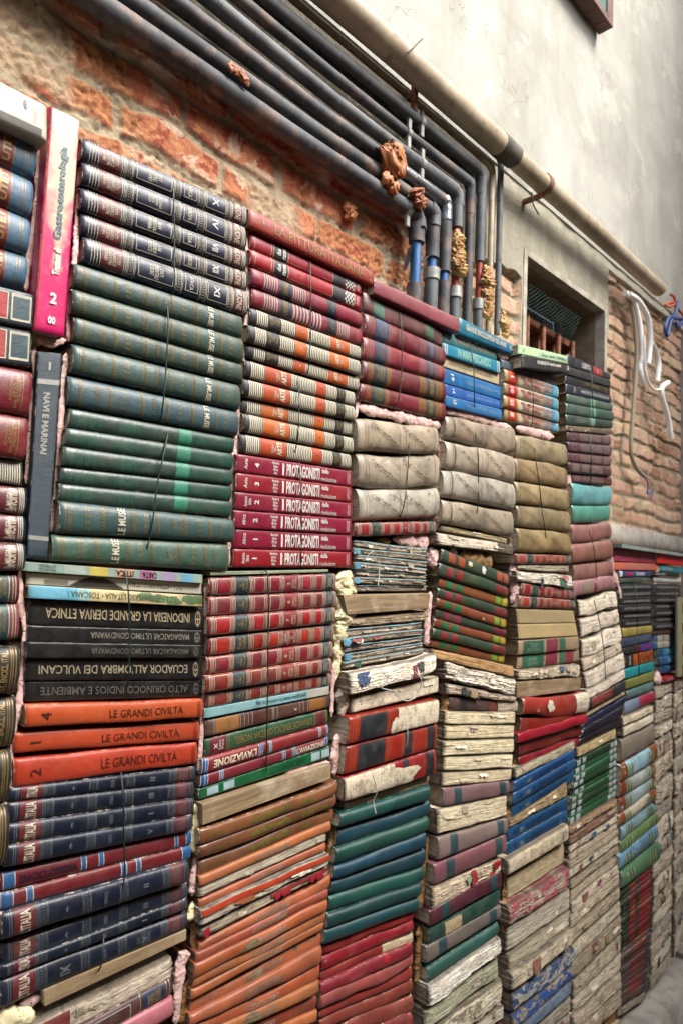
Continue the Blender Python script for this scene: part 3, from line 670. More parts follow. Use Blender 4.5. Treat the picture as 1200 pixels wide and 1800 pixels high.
def s_pesc(b, i): b.mat = C('#0d7f99', .32, .15, coat=.2); b.rnd = .1; b.text('IN MARE PESCANDO', .22, .8, .15, .9, INK('#9ad0c0'), 0, .04); b.lines([.02, .05, .93, .96], .012, WHITE)
def s_thinb(b, i): b.mat = C('#b7a583', .5, .15, dust=.2); b.rnd = .06; b.text('LA NUOVA ENCICLOPEDIA UNIVERSALE GARZANTI', .1, .85, .35, .75, INK('#4b4334'))
def s_blue3(b, i):
    b.mat = C(['#1261a8', '#155a9c', '#2068a2'][i], .35, .15, dust=.08, coat=.1); b.rnd = .12; b.text(['19', '14', '12'][i], .12, .17, .3, .75, WHITE, -90, .03); b.text(['Conte • VIAGGI NELLA SCOPERTA', 'Conte • GIORNALE DEL PRIMO VIAGGIO', 'STORIA DELLA VELA'][i], .35, .95, .35, .65, INK('#8fb4d4'), 180)
def s_worn5(b, i): b.mat = C('#3c4f5e', .45, .3, dust=.4); b.rnd = .15; b.patch(.5, 1, 0, 1, C('#4a3f48', .5, .6, dust=.5), .0005); b.wob = .08
def s_david(b, i): b.mat = C('#b2cf9b', .5, .08, dust=.06); b.rnd = .04; b.pw = 8; b.text('C. Dickens  DAVID COPPERFIELD', .38, .97, .2, .6, INK('#2b4f8c'), 0, .01); b.text('A', .07, .1, .3, .7, INK('#2b4f8c'))
def s_rob(b, i): b.mat = C('#1a1d1e', .35, .15, coat=.15); b.rnd = .04; b.pw = 8; b.text('ROBINSON degli oceani', .28, .78, .35, .78, WHITE, 0, .03); b.text('M', .92, .96, .2, .8, WHITE, 90, .02)
def s_regno(b, i):
    b.mat = C('#b9b3a0', .4, .12, dust=.12); b.rnd = .35; b.patch(.03, .2, 0, 1, C('#b5331a', .38)); b.patch(.2, .23, 0, 1, C('#a99a62'), .0008); b.patch(0, .04, 0, 1, C('#9b8d55'), .0008); b.patch(.84, .97, 0, 1, C('#4fa3bd', .38, .2)); b.patch(.72, .84, 0, 1, C('#8fb8bb', .4))
    b.text(['1', '10', '23', '5'][i], .08, .14, .25, .8, WHITE, -90, .05, .001); b.text('NEL MERAVIGLIOSO REGNO\nDEGLI ANIMALI • CURCIO', .27, .9, .15, .85, INK('#a8482c'), 0, .02, .001)
def s_dark6(b, i):
    b.mat = C(['#171c24', '#2a2e31', '#15171a', '#151f33'][i], .35, .2, dust=.15, coat=.15); b.rnd = .14; b.page = PAGED
    if i == 0: b.text('L\'IDENTITA', .3, .5, .25, .8, WHITE, 0, .02); b.patch(.56, .78, 0, 1, C('#8a1f2c', .4)); b.text('2', .64, .69, .3, .7, WHITE, 0, .03, .001)
    if i == 2: b.text('PRICE & MAILER', .42, .72, .35, .72, GOLD); b.lines([.86, .9], .006, GOLD)
    if i == 3: b.text('MARINE POLLUTION AND SEA LIFE', .3, .93, .35, .7, WHITE); b.text('8', .12, .2, .2, .8, SILV)
def s_dgreen(b, i):
    b.mat = C(['#41584a', '#2f4c40', '#22342c'][i], .38, .25, dust=.2, coat=.15); b.rnd = .3; b.patch(.48, .58, 0, 1, C('#5d8a72')); b.lines([.04, .45, .9], .006, INK('#6d8070')); b.text('CLASSICI', .18, .42, .3, .7, INK('#8fa090')); b.page = PAGED
def s_cur(b, i):
    b.mat = C(['#4b2a36', '#4a2434', '#521f30', '#3d1520', '#5a1520'][i], .38, .25, dust=.22); b.rnd = .32; g = INK('#9c8b80'); b.page = PAGED
    r = 180 if i > 2 else 0; o = (lambda a, c: (1-c, 1-a)) if i > 2 else (lambda a, c: (a, c))
    b.text('ENCICLOPEDIA CURCIO\nDI SCIENZA E TECNICA', *o(.24, .74), .15, .85, g, r, .03); b.frame(*o(.06, .16), .2, .8, .005, g)
    for k in range(5): a, c = o(.8+.03*k, .812+.03*k); b.patch(a, c, .1, .9, g)
def s_turq(b, i): b.mat = C(['#5d9a9c', '#4a9080'][i], .35, .4, dust=.3, coat=.35, wear=.2, wcol='#7f8f80', wscale=12); b.rnd = .32; b.wob = .12
def s_pinkbr(b, i):
    b.mat = C(['#8a5854', '#845248', '#8a5853', '#a87878'][i], .45, .25, dust=.25, wear=.08, weave=True); b.rnd = .35; b.wob = .1; b.lines([.1, .3, .5, .7, .9], .01, C('#7c4a46'), 0, 1, .0008)
    if i == 3: b.patch(.18, .45, .1, .9, C('#8d7a68'), .001); b.blob(.5, .3, .03, .4, C('#7a2038'), .002)
def s_cream6(b, i): rough(['#c2b8a4', '#b5aa98', '#c5bba8', '#a89a86', '#b9ae9c', '#b8ad9c'][i % 6], '#7a6d5a', .002, .22, 260, .28, .3)(b, i)
def s_reddark(b, i): b.mat = C('#23262b', .4, .3, wear=.2); b.rnd = .3; b.patch(.1, .62, 0, 1, C('#7c1f22', .5, .4, wear=.25)); b.wob = .1; b.text('LA STORIA', .18, .55, .3, .75, INK('#8d6b60', fade=.6), 0, .0, .001)
def s_navy3(b, i): b.mat = C(['#0d1638', '#0b1128', '#090d1c'][i], .3, .3, dust=.1, coat=.3, wear=.05); b.rnd = .3; b.wob = .1
def s_grw(b, i):
    b.mat = C('#1a4f30' if i % 3 else '#133a24', .35, .2, dust=.08, coat=.15, wcol='#c5c8b8'); b.rnd = .3; wl = C('#a9b7b2', .5)
    for a in (.0, .12, .8, .9): b.patch(a+.015, a+.09, .12, .88, wl)
def s_atl(b, i):
    b.mat = C('#0b4a78', .35, .18, dust=.1, coat=.15); b.rnd = .25; m = INK('#143a63'); b.text('IL GRANDE ATLANTE', .28, .82, .25, .78, m, 0, .03); b.blob(.2, .5, .03, .2, INK('#6d7c70')); b.text('98 76'[i % 2], .08, .13, .3, .75, m, 0, .05)
def s_patchgm(b, i):
    b.mat = C('#9c8463', .6, .3, dust=.4, wear=.4, wcol='#6d5a42'); b.rnd = .15; b.patch(.06, .38, .05, .97, C('#1f5a43', .5, .4, wear=.2, wcol='#6d5a42'), .001); b.patch(.42, .6, 0, 1, C('#7c1f33', .5, .3, wear=.2), .001); b.patch(.64, .74, .1, 1, C('#2a6048', .5, .3), .001)
    if i: b.patch(.75, .88, .0, 1, C('#8a2a3c', .5, .3, wear=.2), .001)
    b.text('STORIA\nNATURALE', .12, .3, .2, .8, INK('#8fae98', fade=.5), 0, 0, .0016); b.page = PAGED; b.wob = .1
def s_shred(b, i):
    b.mat = C(['#96222a', '#7e0f18', '#a50f14', '#6b1520', '#8a1218'][i % 5], .3, .35, dust=.15, coat=.35, wear=[.25, .3, .02, .15, .2][i % 5], wcol='#b3a08a', wscale=20); b.rnd = .35; b.wob = .25; b.page = PAGED
    if i == 0: b.patch(.76, 1, 0, 1, PAPER('#b9ae9a', '#6b5d4a'), .003); b.blob(.36, .55, .05, .3, CREAM, .003)
def s_pinkteal(col='#8b5f63'):
    def f(b, i):
        b.mat = C(col, .4, .22, dust=.25, wear=.12, wcol='#a59680', coat=.1); b.rnd = .2; b.page = PAPER('#b3a58b', '#6b5a45'); b.wob = .08
        for a in (.14, .82): b.patch(a, a+.1, 0, 1, C('#25454b', .45, .2)); b.lines([a+.02, a+.04, a+.06, a+.08], .003, INK('#3f626a'))
    return f
def s_tornred(b, i): rough('#b7a68c', '#5c4a3a', .004, .35, patch='#9c2f34', pth=.62)(b, i); b.blob(.55, .5, .04, .5, C('#a3243a'), .005); b.blob(.48, .6, .03, .25, C('#8fae7c'), .005); b.blob(.9, .8, .06, .25, C('#8a1426'), .005)
def s_darklab(b, i): b.mat = C('#4d3330', .5, .35, dust=.35, wear=.2, wcol='#a89a84'); b.rnd = .2; b.patch(.12, .22, 0, 1, C('#20282d')); b.patch(.55, .66, 0, 1, C('#7a3428', .5)); b.patch(.67, 1, 0, 1, PAPER('#a99d88', '#5c4f40'), .001); b.wob = .1; b.page = PAGEG
def s_speck(b, i):
    rough('#b8ab98', '#8a7d6c', .0018, .3, 200, .3, .2, patch='#1d1b1a', pth=.585)(b, i); b.patch(.78, 1, 0, 1, PAPER('#4a443c', '#1c1917', .6), .003)
def s_flor(b, i):
    br = i < 4; b.mat = C('#8a3c1c' if br else '#7fb0a8', .38, .3, dust=.15, coat=.3, wear=.42 if br else .15, wcol='#b6bcb0' if br else '#c9cfb8', wscale=22); b.rnd = .42; b.wob = .1; dk = INK('#14505a'); yl = INK('#b5b86a')
    base = C(['#8fb7bf', '#a5b0a8', '#93a7a8', '#b0a58f', '#86a8b0', '#6a8a58', '#5e8aa0', '#5c8a68'][i % 8], .4, .45, wear=.25, wcol='#8a3c1c' if br else '#c9cfb8', wscale=24)
    b.patch(.12 if br else 0, .8 if br else 1, .12, 1, base, .0006)
    for u in (.2, .78):
        for k in (-2, -1, 0, 1, 2): b.blob(u+k*.035, .5+.1*(k % 2), .013, .42, dk if k % 2 else yl, .0012, 10)
    b.lines([.1, .32, .68, .9], .006, dk, 0, 1, .001)
def s_grst(b, i): b.mat = C('#22331f', .4, .3, dust=.2); b.rnd = .38; b.patch(.2, .36, 0, 1, C('#8a1f22', .45, .3)); b.patch(.48, .86, 0, 1, C('#8a1f22', .45, .3)); 
def s_rbst(b, i): b.mat = C(['#4a3a38', '#4f403a'][i % 2], .45, .35, dust=.3); b.rnd = .38; b.patch(.3, .8, 0, 1, C(['#6d2a2a', '#7c2c28', '#5c3a34'][i % 3], .45, .4)); b.patch(.82, .9, 0, 1, C('#24323c'))
def s_blk7(b, i): b.mat = C('#15181a' if i % 3 else '#20262a', .35, .2, dust=.12, coat=.1); b.rnd = .08; m = INK('#a9aaa6'); b.text('LA PICCOLA BIBLIOTECA UTILE', .12, .9, .35, .65, m, 0, .03); 
def s_zeb(b, i):
    b.mat = C('#171412', .4); b.rnd = .1; b.patch(.25, .95, 0, 1, C('#b85a12', .4, .15)); k = C('#171412', .4)
    for j in range(7): b.blob(.42+.075*j, .5+.2*(-1)**j, .022, .45, k, .001, 12, .5)
    b.text('SAVANA', .1, .16, .15, .9, CREAM, -90, .02)
def s_lab(col, ink='#d8d2c0', txt=None, **kw):
    def f(b, i):
        b.mat = C(col, .38, .15, dust=.1); b.rnd = .1
        if txt: b.text(txt[i % len(txt)], *kw.get('uu', (.2, .8)), .25, .78, INK(ink), 0, .02)
    return f
def s_bw8(b, i): b.mat = C('#b3ad96', .4); b.rnd = .15; b.patch(0, .12, 0, 1, C('#1d5a94')); b.patch(.68, 1, 0, 1, C('#1d5a7c')); b.text(['35', '24'][i], .3, .42, .2, .8, INK('#3f6ea0'))
def s_trav(b, i): b.mat = C(['#2f86b0', '#1e5fa6', '#1c569c'][i], .35, .15); b.rnd = .12; b.patch(0, .25, 0, 1, C('#2a4a6c')); b.text('TRAVESSIA', .4, .9, .2, .8, INK('#9cc0dc'), 0, .03)
def s_scien(b, i):
    b.mat = C('#4a2624', .4, .3, dust=.25); b.rnd = .35; b.frame(.25, .72, .15, .85, .006, SILV); b.patch(.8, .93, .05, .95, C('#152c54')); b.text('SCIENZE\nNATURALI', .825, .91, .15, .85, GOLD, 90, .02, .0012); b.lines([.78, .95, .97, .2, .22], .004, SILV)
def s_crm(b, i): rough('#a89c88', '#6b5f50', .0016, .3, 160, .35, .15, patch='#8c8272', pth=.6)(b, i); b.patch(.2, .36, .1, .95, C('#6e2424', .5, .3, wear=.2), .0022); b.lines([.38, .4], .004, SILV, off=.003)
def s_gastro(b, i): pass
# ---------------------------------------------------------------- the stacks, column by column
G0 = 'books cut off at the left edge'
def s_white(b, i): b.mat = C('#c9c9b0', .35, .08, dust=.1, coat=.3); b.rnd = .12; b.pw = 5; b.patch(0, .97, .05, .26, C('#4a473c', .5, .3)); b.blob(.885, .72, .01, .13, INK('#5c6168')); b.text('EDIZIONI\nMEDICHE', .925, .945, .35, .85, INK('#b58a70'), 90)
st('thick ivory white book lying on top of the leftmost stack, dark band along its base', s_white, 0, [143, 216], 82, [186, 252], -.035, .27, 'L', G0)
st('{o} blue volume down with a gilt UTET label, left of the pink spine', s_utet, 0, [225, 294, 366, 438, 501], (62, 40), [257, 320, 387, 452, 510], 0, .27, 'L', G0)
st('{o} of the two dark volumes with square red and teal panels, far left', s_redteal, 0, [502, 569, 640], (60, 53), [517, 580, 647], -.012, .27, 'L', G0)
st('{o} of the two crimson Italian encyclopaedia volumes at the left edge', s_istituto, 0, [642, 726, 805], (56, 41), [653, 734, 811], -.006, .27, 'L', G0)
st('black and cream striped book at the left edge under the crimson volumes', s_strip, 0, [807, 849], 39, [812, 855], 0, .27, 'L', G0)
def s_mil0(b, i): s_mil(b, (i+1) % 5); b.patch(.8, .925, 0, 1, C('#5c1c22', .35, coat=.2), .0012); b.text('IL MILIONE', .89, .92, .1, .9, CREAM, 90, .01, .0018)
st('{o} of three navy volumes with maroon title band cut by the left edge', s_mil0, 0, [852, 902, 952, 1005], (45, 40), [857, 906, 955, 1004], 0, .27, 'L', G0)
def s_dea(b, i): b.mat = C(['#5c1c1c', '#7c3a3a'][i], .4); b.rnd = .35; b.patch(.6, .94, 0, 1, C('#23474a', .4)); b.text('DE AGOSTINI\nNOVARA', .88, .925, .15, .85, GOLD, 90); b.lines([.58, .94, .96, .975], .003, CREAM)
st('{o} of two small red books with teal gilt label at the left edge', s_dea, 0, [1008, 1060, 1127], (33, 30), [1010, 1060, 1125], 0, .25, 'L', G0)
def s_ist(b, i): b.mat = C('#191712', .4, .2); b.rnd = .4; b.text('IST. ENCICL. ITAL.', .9, .935, .08, .92, GOLD, 90, .02); b.lines([.86, .87, .95, .96, .975], .003, GOLD)
st('{o} of four black volumes with gold bands at the left edge', s_ist, -60, [1136, 1228, 1324, 1423, 1537], (32, 5), [1132, 1220, 1313, 1409, 1520], -.004, .26, 'L', G0)
# the two standing books
def upright(TL, TR, BR, BL, y, D): b = Book(BL, TL, BR, TR, y, D); return b
b = upright((88, 184), (142, 211), (114, 593), (58, 580), -.018, .2)
def airbrush(b):
    s = NT('airbrushed_cover'); tc = s.n('ShaderNodeTexCoord'); sp = s.n('ShaderNodeSeparateXYZ'); s.l(tc.outputs['UV'], sp.inputs[0])
    a = s.math('MULTIPLY_ADD', sp.outputs[0], -2.6/b.L, 1.4); e = s.math('MULTIPLY', s.math('ABSOLUTE', s.math('MULTIPLY_ADD', sp.outputs[1], 1/b.T, -.42)), 1.5)
    nn = s.math('MULTIPLY_ADD', s.noise(s.vec(), 26, 4, .55), 2.2, -1.1)
    t = s.math('ADD', s.math('ADD', s.math('MAXIMUM', a, -.35), e), nn); f = s.ramp(t, .15, .75)
    c = s.mix(f, hx('#a8a080'), hx('#a80f50')); c = s.mix(s.math('MULTIPLY', s.ramp(s.noise(s.vec(), 40, 5), .5, .7), .3), c, hx('#b06a84'))
    s.l(c, s.b.inputs['Base Color']); s.b.inputs['Roughness'].default_value = .32; s.b.inputs['Coat Weight'].default_value = .3; s.bump(s.noise(s.vec(), 60, 4), .3, .001); return s.m
b.rnd = .06; b.pw = 8; b.wob = .02; b.mat = airbrush(b)
pk = C('#b5124f', .3, .3, dust=.1, wear=.15, wcol='#c98a9a', wscale=18)
b.patch(0, 1, .93, 1, C('#a50f2a', .35), .0011)
b.text('Gastroenterologia', .42, .84, .28, .62, INK('#2a6478'), 0, .02, .0018); b.text('Trattato di', .26, .38, .32, .58, WHITE, 0, .05, .0018); b.text('2', .13, .18, .35, .58, WHITE, -90, .04, .0018); b.text('oo', .04, .075, .35, .6, WHITE, -90, .05, .0018)
b.build('tall pink and cream medical book standing upright at the upper left', None)
b = upright((67, 617), (110, 621), (84, 985), (47, 981), -.004, .17)
b.mat = C('#0d2a3a', .5, .25, dust=.08, weave=True); b.rnd = .05; b.pw = 8; b.patch(.09, .11, 0, 1, SILV); b.patch(.84, .865, 0, 1, SILV)
b.text('NAVI E MARINAI', .5, .8, .4, .7, SILV, 180, .04); b.text('I', .91, .95, .3, .7, SILV, -90, .02)
b.build('blue cloth book standing upright with two silver bands below the pink spine', None)
# column one
def each(label, style, rows_, group=None, **kw):
    """rows_: (xl, ylt, ylb, xr, yrt, yrb) per book"""
    n = len(rows_)
    for i, (xl, a, c, xr, d, e) in enumerate(rows_):
        xl += random.uniform(-1.5, 1.5); xr += random.uniform(-1.5, 1.5); b = Book((xl, a), (xr, d), (xl, c), (xr, e), kw.get('y', 0)+random.uniform(-.007, .007), kw.get('D', .17)); b.gap = .02
        if kw.get('ext'): b.ext(kw['ext'], kw.get('side', 'L'))
        for k, v in kw.items():
            if k not in ('y', 'D', 'ext', 'side'): setattr(b, k, v)
        style(b, i); b.build(label.format(o=ORD[i] if n > 1 else '', n=n), group)
each('{o} of the five glossy navy gilt volumes at the top beneath bare brick', s_mil, [(142, 242, 281, 433, 366, 399), (141, 284, 324, 431, 400, 441), (139, 329, 369, 432, 443, 476), (139, 374, 412, 431, 479, 512), (144, 415, 461, 433, 513, 556)], 'navy gilt volumes beneath the brick')
each('{o} down of the five upper dark green arts encyclopaedia volumes', s_muse, [(129, 462, 504, 425, 557, 595), (125, 507, 551, 425, 596, 639), (128, 555, 600, 424, 640, 674), (124, 604, 656, 418, 677, 722), (119, 660, 712, 415, 724, 767)], 'green arts encyclopaedia volumes')
st('{o} of five thin black books with jagged green triangles, first full stack', s_mm, (121, 99), [717, 751, 783, 819, 849, 881], (411, 405), [770, 797, 826, 853, 881, 909], group='books with jagged green triangles')
each('{o} of the two green arts volumes just above the pastel index book', s_muse2, [(102, 879, 938, 409, 913, 954), (88, 939, 987, 399, 955, 1004)], 'green arts encyclopaedia volumes')
st('pale green book with pastel squares and upside down CARTA ITTICA lettering', s_carta, 42, [987, 1004], 358, [1010, 1026])
st('grey guide with a black arch photograph along its spine', s_bw, 48, [1006, 1027], 356, [1025, 1045])
st('blue to yellow Tuscany guide above the black books', s_tosc, 52, [1028, 1052], 357, [1047, 1067])
st('{o} of the five black travel books with upside down lettering', s_black, (51, 43), [1053, 1099, 1128, 1158, 1197, 1234], (359, 355), [1068, 1108, 1134, 1157, 1195, 1225], group='black travel books', jy=.006)
each('{o} of the three bright orange civilisation books', s_orange, [(45, 1237, 1280, 357, 1228, 1263), (25, 1288, 1326, 350, 1266, 1301), (24, 1330, 1384, 346, 1304, 1344)], 'orange civilisation books')
st('{o} down of the four navy regional volumes under the orange books', s_italia, (15, 6), [1384, 1409, 1447, 1484, 1526], (343, 336), [1346, 1372, 1401, 1431, 1459], group='navy volumes of the first full stack')
each('{o} of the two thin red and blue books between navy volumes', s_avia0, [(1, 1534, 1567, 334, 1460, 1484), (0, 1570, 1600, 333, 1485, 1509)], 'red and blue books')
each('{o} down of the four battered navy volumes above the plywood', s_italia2, [(1, 1604, 1654, 331, 1510, 1549), (1, 1658, 1697, 330, 1550, 1576), (0, 1698, 1720, 329, 1578, 1597), (0, 1722, 1773, 328, 1599, 1628)], 'navy volumes of the first full stack')
st('worn cream and maroon book just beneath the plywood at the lower left', s_crm, 133, [1760, 1806], 302, [1680, 1714], 0, .27)
st('maroon science book with a blue label at the bottom left', s_scien, 143, [1800, 1842], 302, [1715, 1744], 0, .27)
st('glossy rose pink book at the bottom left corner area', s_plain('#a8606c', .35, .05, coat=.2, dust=.25), 205, [1802, 1845], 303, [1749, 1783], 0, .27)
# column two
st('glossy red book on top with gold lettering LA PITTURA ITALIANA', s_pitt, 437, [366, 399], 656, [478, 505], -.012)
st('{o} of two crimson motorcycle books with a chequered end band', s_due, 438, [409, 437, 466], (634, 631), [500, 521, 547], group='crimson motorcycle books')
each('{o} of two faded crimson books with white stripes and navy labels', s_univ0, [(440, 470, 501, 634, 551, 577), (439, 505, 537, 632, 579, 609)], 'crimson striped books')
each('{o} of the three upper black and cream striped art books', s_arte, [(437, 540, 569, 631, 610, 633), (435, 570, 601, 631, 635, 660), (433, 604, 628, 629, 665, 688)], 'striped orange art books')
each('{o} of the five lower striped art books with orange label at left', s_arte2, [(430, 632, 663, 621, 690, 714), (424, 665, 697, 620, 715, 740), (422, 699, 726, 619, 741, 767), (427, 726, 759, 619, 770, 797), (421, 762, 796, 615, 799, 825)], 'striped orange art books')
st('{o} of the six crimson books lettered I PROTAGONISTI', s_prot, (416, 411), [797, 830, 864, 896, 929, 964, 998], (619, 616), [828, 856, 884, 912, 940, 970, 998], group='crimson protagonists books', jy=.003)
st('{o} of seven red and silver animal encyclopaedia volumes, second full stack', s_anim, (367, 361), [1015, 1048, 1084, 1119, 1154, 1187, 1219, 1245], (590, 580), [1007, 1038, 1067, 1096, 1126, 1156, 1183, 1206], group='red and silver animal volumes')
st('thin pale blue book about medicinal plants', s_piante, 361, [1246, 1263], 580, [1206, 1220])
st('brown book with ochre end panels and a numeral 3', s_och, 362, [1266, 1296], 579, [1221, 1243])
st('dark green encyclopaedia with upside down gilt lettering', s_nobel, 360, [1299, 1331], 576, [1246, 1271])
st('{o} of the two red aviation books with blue end bands', s_avia, (356, 351), [1333, 1362, 1385], 576, [1273, 1293, 1311], group='red aviation books')
st('bright green book with pale square labels above the plank', s_green, 350, [1387, 1406], 580, [1311, 1331])
st('{o} of the three glossy brown encyclopaedia volumes below the wooden plank', s_brown, 349, [1458, 1486, 1512, 1539], (592, 582), [1374, 1398, 1420, 1442], group='glossy brown encyclopaedia volumes')
st('bright orange book directly under the brown encyclopaedia volumes', s_oran1, 350, [1541, 1560], 581, [1442, 1459])
st('coverless grey paper block between two orange books', rough('#a59b87', '#6a5f4e', .0015, .3, 400, .1, .08), 349, [1561, 1580], 575, [1460, 1479])
st('thin orange book above the torn red cover', s_oran1, 350, [1581, 1597], 572, [1480, 1494])
st('torn book with scarlet cloth strip over white frayed paper', s_redwhite, 352, [1598, 1631], 577, [1497, 1520], -.006)
st('frayed paper block with hanging red cloth flaps', s_redflap, 353, [1632, 1653], 577, [1519, 1536])
st('{o} down in the big run of cracked orange volumes at the bottom', s_oran, (349, 320), [1654, 1674, 1695, 1721, 1740, 1758, 1782, 1806, 1830, 1852, 1874], (580, 555), [1537, 1562, 1579, 1601, 1621, 1635, 1660, 1695, 1723, 1746, 1770], group='cracked orange volumes', jy=.007)
st('lowest visible cracked orange volume touching the bottom edge', s_oran, (320, 318), [1876, 1894], (558, 556), [1774, 1796], group='cracked orange volumes')
# column three
st('blank rose red book topping the third full stack', s_plain('#8c3038', .12, .02, dust=.25, coat=.08, weave=True), 658, [491, 517], 806, [560, 586], -.014)
def s_mauve(b, i): b.mat = C('#6d4242', .32, .3, dust=.25, coat=.25); b.rnd = .3; b.wob = .22; b.patch(.1, .22, 0, 1, C('#4f7a68', .4)); b.patch(.74, .86, 0, 1, C('#5c7a5f', .4))
st('creased brownish book with two sage green bands', s_mauve, 637, [511, 547], 775, [580, 608])
def s_univ(b, i):
    b.mat = C(['#6d2034', '#84203a', '#5c1420', '#701420'][i], .34, .22, dust=[.25, .2, .08, .08][i], coat=.15, wear=.12 if i == 0 else 0); b.rnd = .42; m = [C('#2f5068'), C('#2a4456'), C('#1f3438'), C('#1d4238')][i]; g = GOLD if i > 1 else INK('#a07c78')
    stripes(b, .03+.02*(i > 1), .1, 4, g, .35); b.patch(.11, .24, 0, 1, m); stripes(b, .25, .3, 3, g, .4); b.patch(.74, .84, 0, 1, m); stripes(b, .64, .73, 6, g, .4); stripes(b, .85, .94, 6, g, .4)
    b.text('UNIVERSO', .765, .815, .08, .92, g, 90, .02, .0012); b.text('ISTITUTO\nGEOGRAFICO\nDE AGOSTINI', .135, .215, .15, .85, g, 90, 0, .0012); b.text(['II', 'III', 'VI', 'VII'][i], .41, .43, .4, .6, g, 90, .02); b.text('Mar-Tos', .36, .38, .3, .7, g, 90)
st('{o} of four maroon volumes with dark label bands under the green banded one', s_univ, (639, 629), [549, 590, 632, 671, 704], (776, 780), [612, 644, 672, 708, 741], group='maroon banded volumes')
st('{o} of three thick pale gilt tooled vellum books, third full stack', s_beige, (620, 623), [735, 795, 858, 917], 764, [750, 800, 859, 911], group='thick pale vellum books', coat=0)
st('single red and silver animal volume below the vellum books', s_anim_small, 622, [919, 945], 763, [916, 938])
st('{o} layer of frayed paper with blue tape above the short plank', s_tape, 621, [949, 962, 974, 987, 1001, 1014, 1027, 1040], 750, [964, 976, 987, 999, 1010, 1019, 1030, 1040], group='frayed paper layers with blue tape')
st('dirty frayed paper block just below the short plank', rough('#8d7c64', '#4a3d2e', .003, .5, 300, .15, .2), 607, [1086, 1104], 752, [1073, 1092])
st('{o} curved paper layer with blue edges beneath the short plank', s_tape, (600, 606), [1106, 1121, 1135, 1149, 1163, 1177], (740, 746), [1093, 1105, 1117, 1128, 1139, 1149], group='curved paper layers with blue edges')
st('thick shaggy white paper book with loose threads', rough('#c5bca9', '#8a7f6e', .0042, .12, 240, .45, .3), 610, [1180, 1222], 762, [1150, 1184], -.008)
st('linen lined spine with stitched thread under the shaggy white book', rough('#bfb59e', '#8a7d66', .0015, .15, 60, .12, .08, kind='linen'), 617, [1226, 1256], 771, [1188, 1219], -.006)
st('{o} of two red books with big black panels, third full stack', s_redblack, (613, 603), [1260, 1310, 1363], (769, 764), [1228, 1271, 1315], -.012, group='red books with black panels')
st('red book with torn cream linen across its spine', s_redcream, 603, [1367, 1410], 764, [1316, 1361], -.012)
st('thin ragged cardboard sheet above the teal volumes', rough('#8f8266', '#6a5c42', .0018, .2, 200, .1, .2), 604, [1411, 1426], 754, [1362, 1379])
st('{o} of eight glossy teal cloth volumes', s_teal, (596, 565), [1427, 1455, 1487, 1520, 1546, 1572, 1602, 1631, 1661], (754, 732), [1379, 1406, 1433, 1461, 1491, 1521, 1550, 1575, 1599], group='glossy teal volumes')
st('{o} of nine faded red cloth volumes at the bottom', s_red, (566, 556), [1663, 1678, 1706, 1723, 1746, 1775, 1792, 1815, 1843, 1872], (725, 722), [1601, 1615, 1634, 1653, 1679, 1698, 1720, 1745, 1779, 1812], group='faded red cloth volumes')
# column four
st('turquoise sea encyclopaedia lying on top, beside the blank red book', s_mare, 806, [557, 588], 911, [611, 629], -.012)
st('dark turquoise motor boat manual', s_moto, 777, [582, 602], 873, [618, 634])
st('bright turquoise fishing book lettered IN MARE PESCANDO', s_pesc, 778, [602, 623], 879, [636, 657])
st('sandy beige paperback between turquoise and blue books', s_thinb, 776, [624, 644], 877, [658, 677])
st('{o} of three cobalt blue voyage books', s_blue3, (775, 781), [645, 674, 694, 714], (880, 883), [680, 704, 720, 738], group='cobalt blue voyage books')
st('{o} of four thick pale vellum books, fourth full stack', s_beige4, (779, 770), [731, 773, 824, 875, 919], 897, [752, 799, 849, 898, 943], group='thick pale vellum books')
st('thin crumpled brown sheets under the vellum books of the fourth stack', rough('#8d8160', '#4c4530', .003, .3, 300, .1, .3), 774, [922, 933], 891, [945, 957])
st('flaking white book speckled with black paint', s_speck, 766, [934, 958], 898, [959, 977], -.01)
st('{o} of nine volumes alternating green and russet with square labels', s_gb, (774, 756), [963, 988, 1013, 1032, 1050, 1068, 1087, 1103, 1121, 1137], (892, 884), [1009, 1031, 1050, 1070, 1088, 1106, 1121, 1136, 1152, 1166], group='green and russet volumes')
st('ridged brown cardboard layer under the green and russet volumes', rough('#94744a', '#6d4f2c', .0015, .2, 90, .25, .12), 758, [1139, 1158], 902, [1170, 1192], -.008)
st('crumbling white paper mass with deep cracks, fourth full stack', rough('#c9bfae', '#5f5546', .006, .2, 200, .2, .3), 779, [1162, 1196], 904, [1192, 1224], -.004)
st('brown stained paper block over the dark labelled spine', rough('#a59684', '#4a3a2c', .0035, .6, 300, .3, .2), 783, [1199, 1222], 906, [1224, 1234])
st('dark brown spine with black label over cream blocks', s_darklab, 789, [1224, 1248], 908, [1232, 1251])
st('{o} of five cream coverless paper blocks, fourth full stack', rough(['#c4b897', '#c0b391', '#c3b897', '#c6bb9c', '#b8ab8d'], '#8d7a54', .0014, .25, 420, .12, .12), (782, 776), [1249, 1274, 1301, 1330, 1357, 1384], (906, 898), [1251, 1274, 1298, 1324, 1351, 1372], group='cream coverless paper blocks', y=-.008)
st('dusty pink spine with two dark teal bands, wrinkled', s_pinkteal('#8a6a6a'), 778, [1385, 1418], 894, [1373, 1395], -.01)
st('big cream paper block under the wrinkled pink spine', rough('#b8ac90', '#83755a', .0016, .3, 160, .1, .1), 768, [1421, 1469], 890, [1396, 1436], -.014)
st('yellowed book with torn teal and mauve labels', s_pinkteal('#85706a'), 769, [1472, 1512], 891, [1438, 1463], -.008)
st('smooth rose book with two teal bands', s_pinkteal('#8c575c'), 761, [1520, 1556], 888, [1466, 1498], -.012)
st('peeling book with red, pink and green cover scraps', s_tornred, 757, [1556, 1601], 879, [1503, 1530], -.006)
